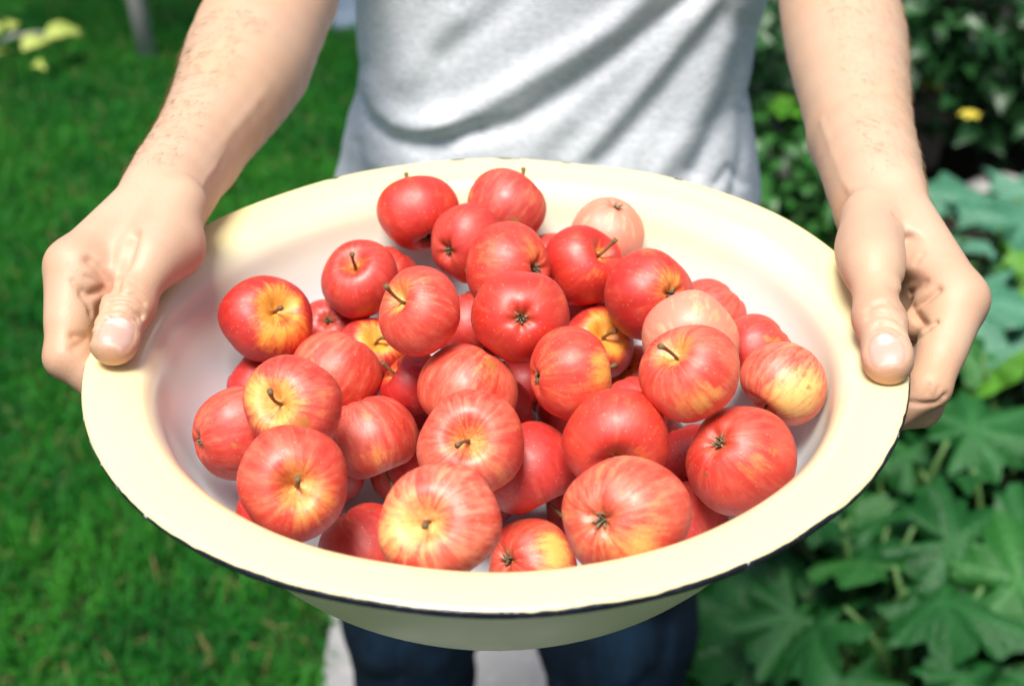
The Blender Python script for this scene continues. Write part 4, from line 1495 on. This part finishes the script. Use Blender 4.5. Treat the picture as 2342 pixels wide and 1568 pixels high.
def pd2(line):
    L = np.array(line, float)
    best = np.full(len(pts2), 1e9)
    for a_, b_ in zip(L[:-1], L[1:]):
        ab = b_ - a_
        t = np.clip(((pts2 - a_) @ ab) / (ab @ ab), 0, 1)
        best = np.minimum(best, np.linalg.norm(pts2 - a_ - t[:, None] * ab, axis=1))
    return best


FOLDS = [
    ([(1110, 300), (1182, 280), (1254, 237), (1326, 189), (1398, 136), (1470, 79), (1560, 10), (1620, -60)], 24, -.0085),
    ([(1000, 283), (1086, 250), (1158, 206), (1278, 136), (1398, 58), (1480, -20)], 30, .0085),
    ([(815, 150), (822, 216), (846, 272), (894, 312), (952, 330), (1020, 320), (1085, 300)], 22, -.011),
    ([(840, 190), (862, 240), (905, 278), (966, 290), (1020, 278)], 28, .008),
    ([(1374, 372), (1446, 300), (1518, 208), (1590, 118), (1650, 30)], 26, -.006),
    ([(1310, 372), (1390, 290), (1470, 200), (1560, 90), (1620, 10)], 26, .005),
    ([(1590, 390), (1640, 288), (1677, 216), (1703, 120), (1715, 60)], 24, -.009),
    ([(1500, 400), (1560, 310), (1620, 200), (1660, 100)], 30, .006),
    ([(1014, 124), (1062, 86), (1125, 45), (1180, -10)], 34, -.004),
    ([(930, 180), (985, 110), (1040, 40)], 36, .004),
    ([(800, 330), (840, 365), (920, 395), (1010, 400)], 24, .005),
    ([(1670, 470), (1690, 400), (1700, 330), (1698, 260)], 14, -.006),
    ([(1640, 420), (1665, 385), (1700, 420)], 12, -.004),
    ([(845, 430), (835, 380), (820, 330)], 16, -.005),
    ([(1180, 390), (1230, 330), (1300, 270)], 30, .003),
]
for line, wd, am in FOLDS:
    h += .52 * am * np.exp(-(pd2(line) / wd) ** 2)
h += .0022 * vnoise(P * (18, 18, 9), 31) + .0012 * vnoise(P * (45, 45, 25), 32)
h *= (.35 + .65 * front)
T_ = V.reshape(nz, nth, 3)
du = np.roll(T_, -1, 1) - np.roll(T_, 1, 1)
dv = np.gradient(T_, axis=0)
nn = np.cross(dv, du).reshape(-1, 3)
nn /= np.linalg.norm(nn, axis=1)[:, None] + 1e-9
if (nn[:, 1] * (P[:, 1] - YC)).sum() < 0:
    nn = -nn
P = P + nn * h[:, None]
parts = [(P, grid_faces(nth, nz, True))]
hem = P[:nth].copy()
hem_in = hem.copy()
hem_in[:, :2] = (hem[:, :2] - (0, YC)) * .985 + (0, YC)
hem_in[:, 2] += .018
parts.append((np.vstack([hem, hem_in]), grid_faces(nth, 2, True)))
for s_ in (-1, 1):
    shp = np.array([s_ * .165, YC, 1.43])
    elb = HANDS['a' if s_ < 0 else 'b']['arm'][-1][0]
    pts_ = [lerp(shp, elb, t) for t in (-.12, 0, .12, .25, .4, .52)]
    v, f = tube(pts_, [.05, .072, .076, .074, .072, .073], 40, cap=False)
    parts.append((v, f))
v, f = joinvf(parts)
tee = mesh_obj('t_shirt', v, f, m_tee, person)
tee['label'] = 'pale grey heather t-shirt with diagonal folds'
sm = tee.modifiers.new('thickness', 'SOLIDIFY')
sm.thickness = .0012
sm.offset = -1

# ------------------------------------------------------------------ jeans
m_jean, nt, b = new_mat('dark_denim')
N = NT(nt)
c = N.coord('Object')
tw = N.noise(N.mapping(c, (1400, 1400, 500), rot=(0, .5, .3)), 1, 3, .7)
col = N.mix(tw, (.0018, .006, .013), (.006, .017, .034))
col = N.mix(N.math('MULTIPLY', N.step(N.noise(N.mapping(c, (14, 14, 4)), 1, 4, .65), .45, .72), .7), col, (.014, .042, .08))
setp(b, color=col, rough=.9, spec=.15, normal=N.bump(tw, .4, .001))


def jeans_sdf(P):
    p = P.reshape(-1, 3)
    d = None
    for s_ in (0, 1):
        lx, ly = LEGX[s_]
        sg = -1 if s_ == 0 else 1
        w = .073 if s_ == 0 else .084
        e = smin(rcone(p, (sg * .07, YC, .93), (lx + sg * .0, ly, .46), .086, w), rcone(p, (lx, ly, .46), (lx, ly + .03, .10), w, .062), .03)
        d = e if d is None else smin(d, e, .012)
    d = smin(d, rcone(p, (-.035, YC, .97), (.035, YC, .97), .092, .092), .04)
    q = p * (14, 14, 9)
    d = d + .0045 * vnoise(q, 4) + .002 * vnoise(p * 40, 5)
    for (pts, am, wd) in (([(.05, 1.07, .62), (.12, 1.06, .55), (.2, 1.1, .50)], .006, .012), ([(.10, 1.07, .40), (.16, 1.075, .47), (.2, 1.1, .60)], .006, .012), ([(-.05, 1.09, .52), (-.12, 1.08, .56), (-.18, 1.12, .60)], .006, .012), ([(-.18, 1.12, .40), (-.12, 1.09, .44)], .005, .01)):
        d = d + am * np.exp(-(pdist(p, pts) / wd) ** 2)
    d = np.maximum(d, np.maximum(p[:, 2] - .985, .045 - p[:, 2]))
    return d.reshape(P.shape[:-1])


V, F = surface_net(jeans_sdf, (-.28, .98, .03), (.3, 1.36, 1.0), .005)
je = mesh_obj('jeans', V, F, m_jean, person)
je['label'] = 'dark navy denim jeans'
# shoes
m_shoe, nt, b = new_mat('shoe_canvas')
setp(b, color=(.10, .10, .11), rough=.8)
for s_ in (0, 1):
    lx, ly = LEGX[s_]

    def shoe(P):
        p = P.reshape(-1, 3)
        d = smin(rcone(p, (lx, ly + .05, .055), (lx * 1.15, ly - .15, .048), .042, .04), rcone(p, (lx, ly + .03, .07), (lx, ly + .02, .12), .046, .044), .03)
        return np.maximum(d, .022 - p[:, 2]).reshape(P.shape[:-1])
    V, F = surface_net(shoe, (lx - .1, ly - .25, 0), (lx + .1, ly + .15, .2), .005)
    mesh_obj('shoe', V, F, m_shoe, person)
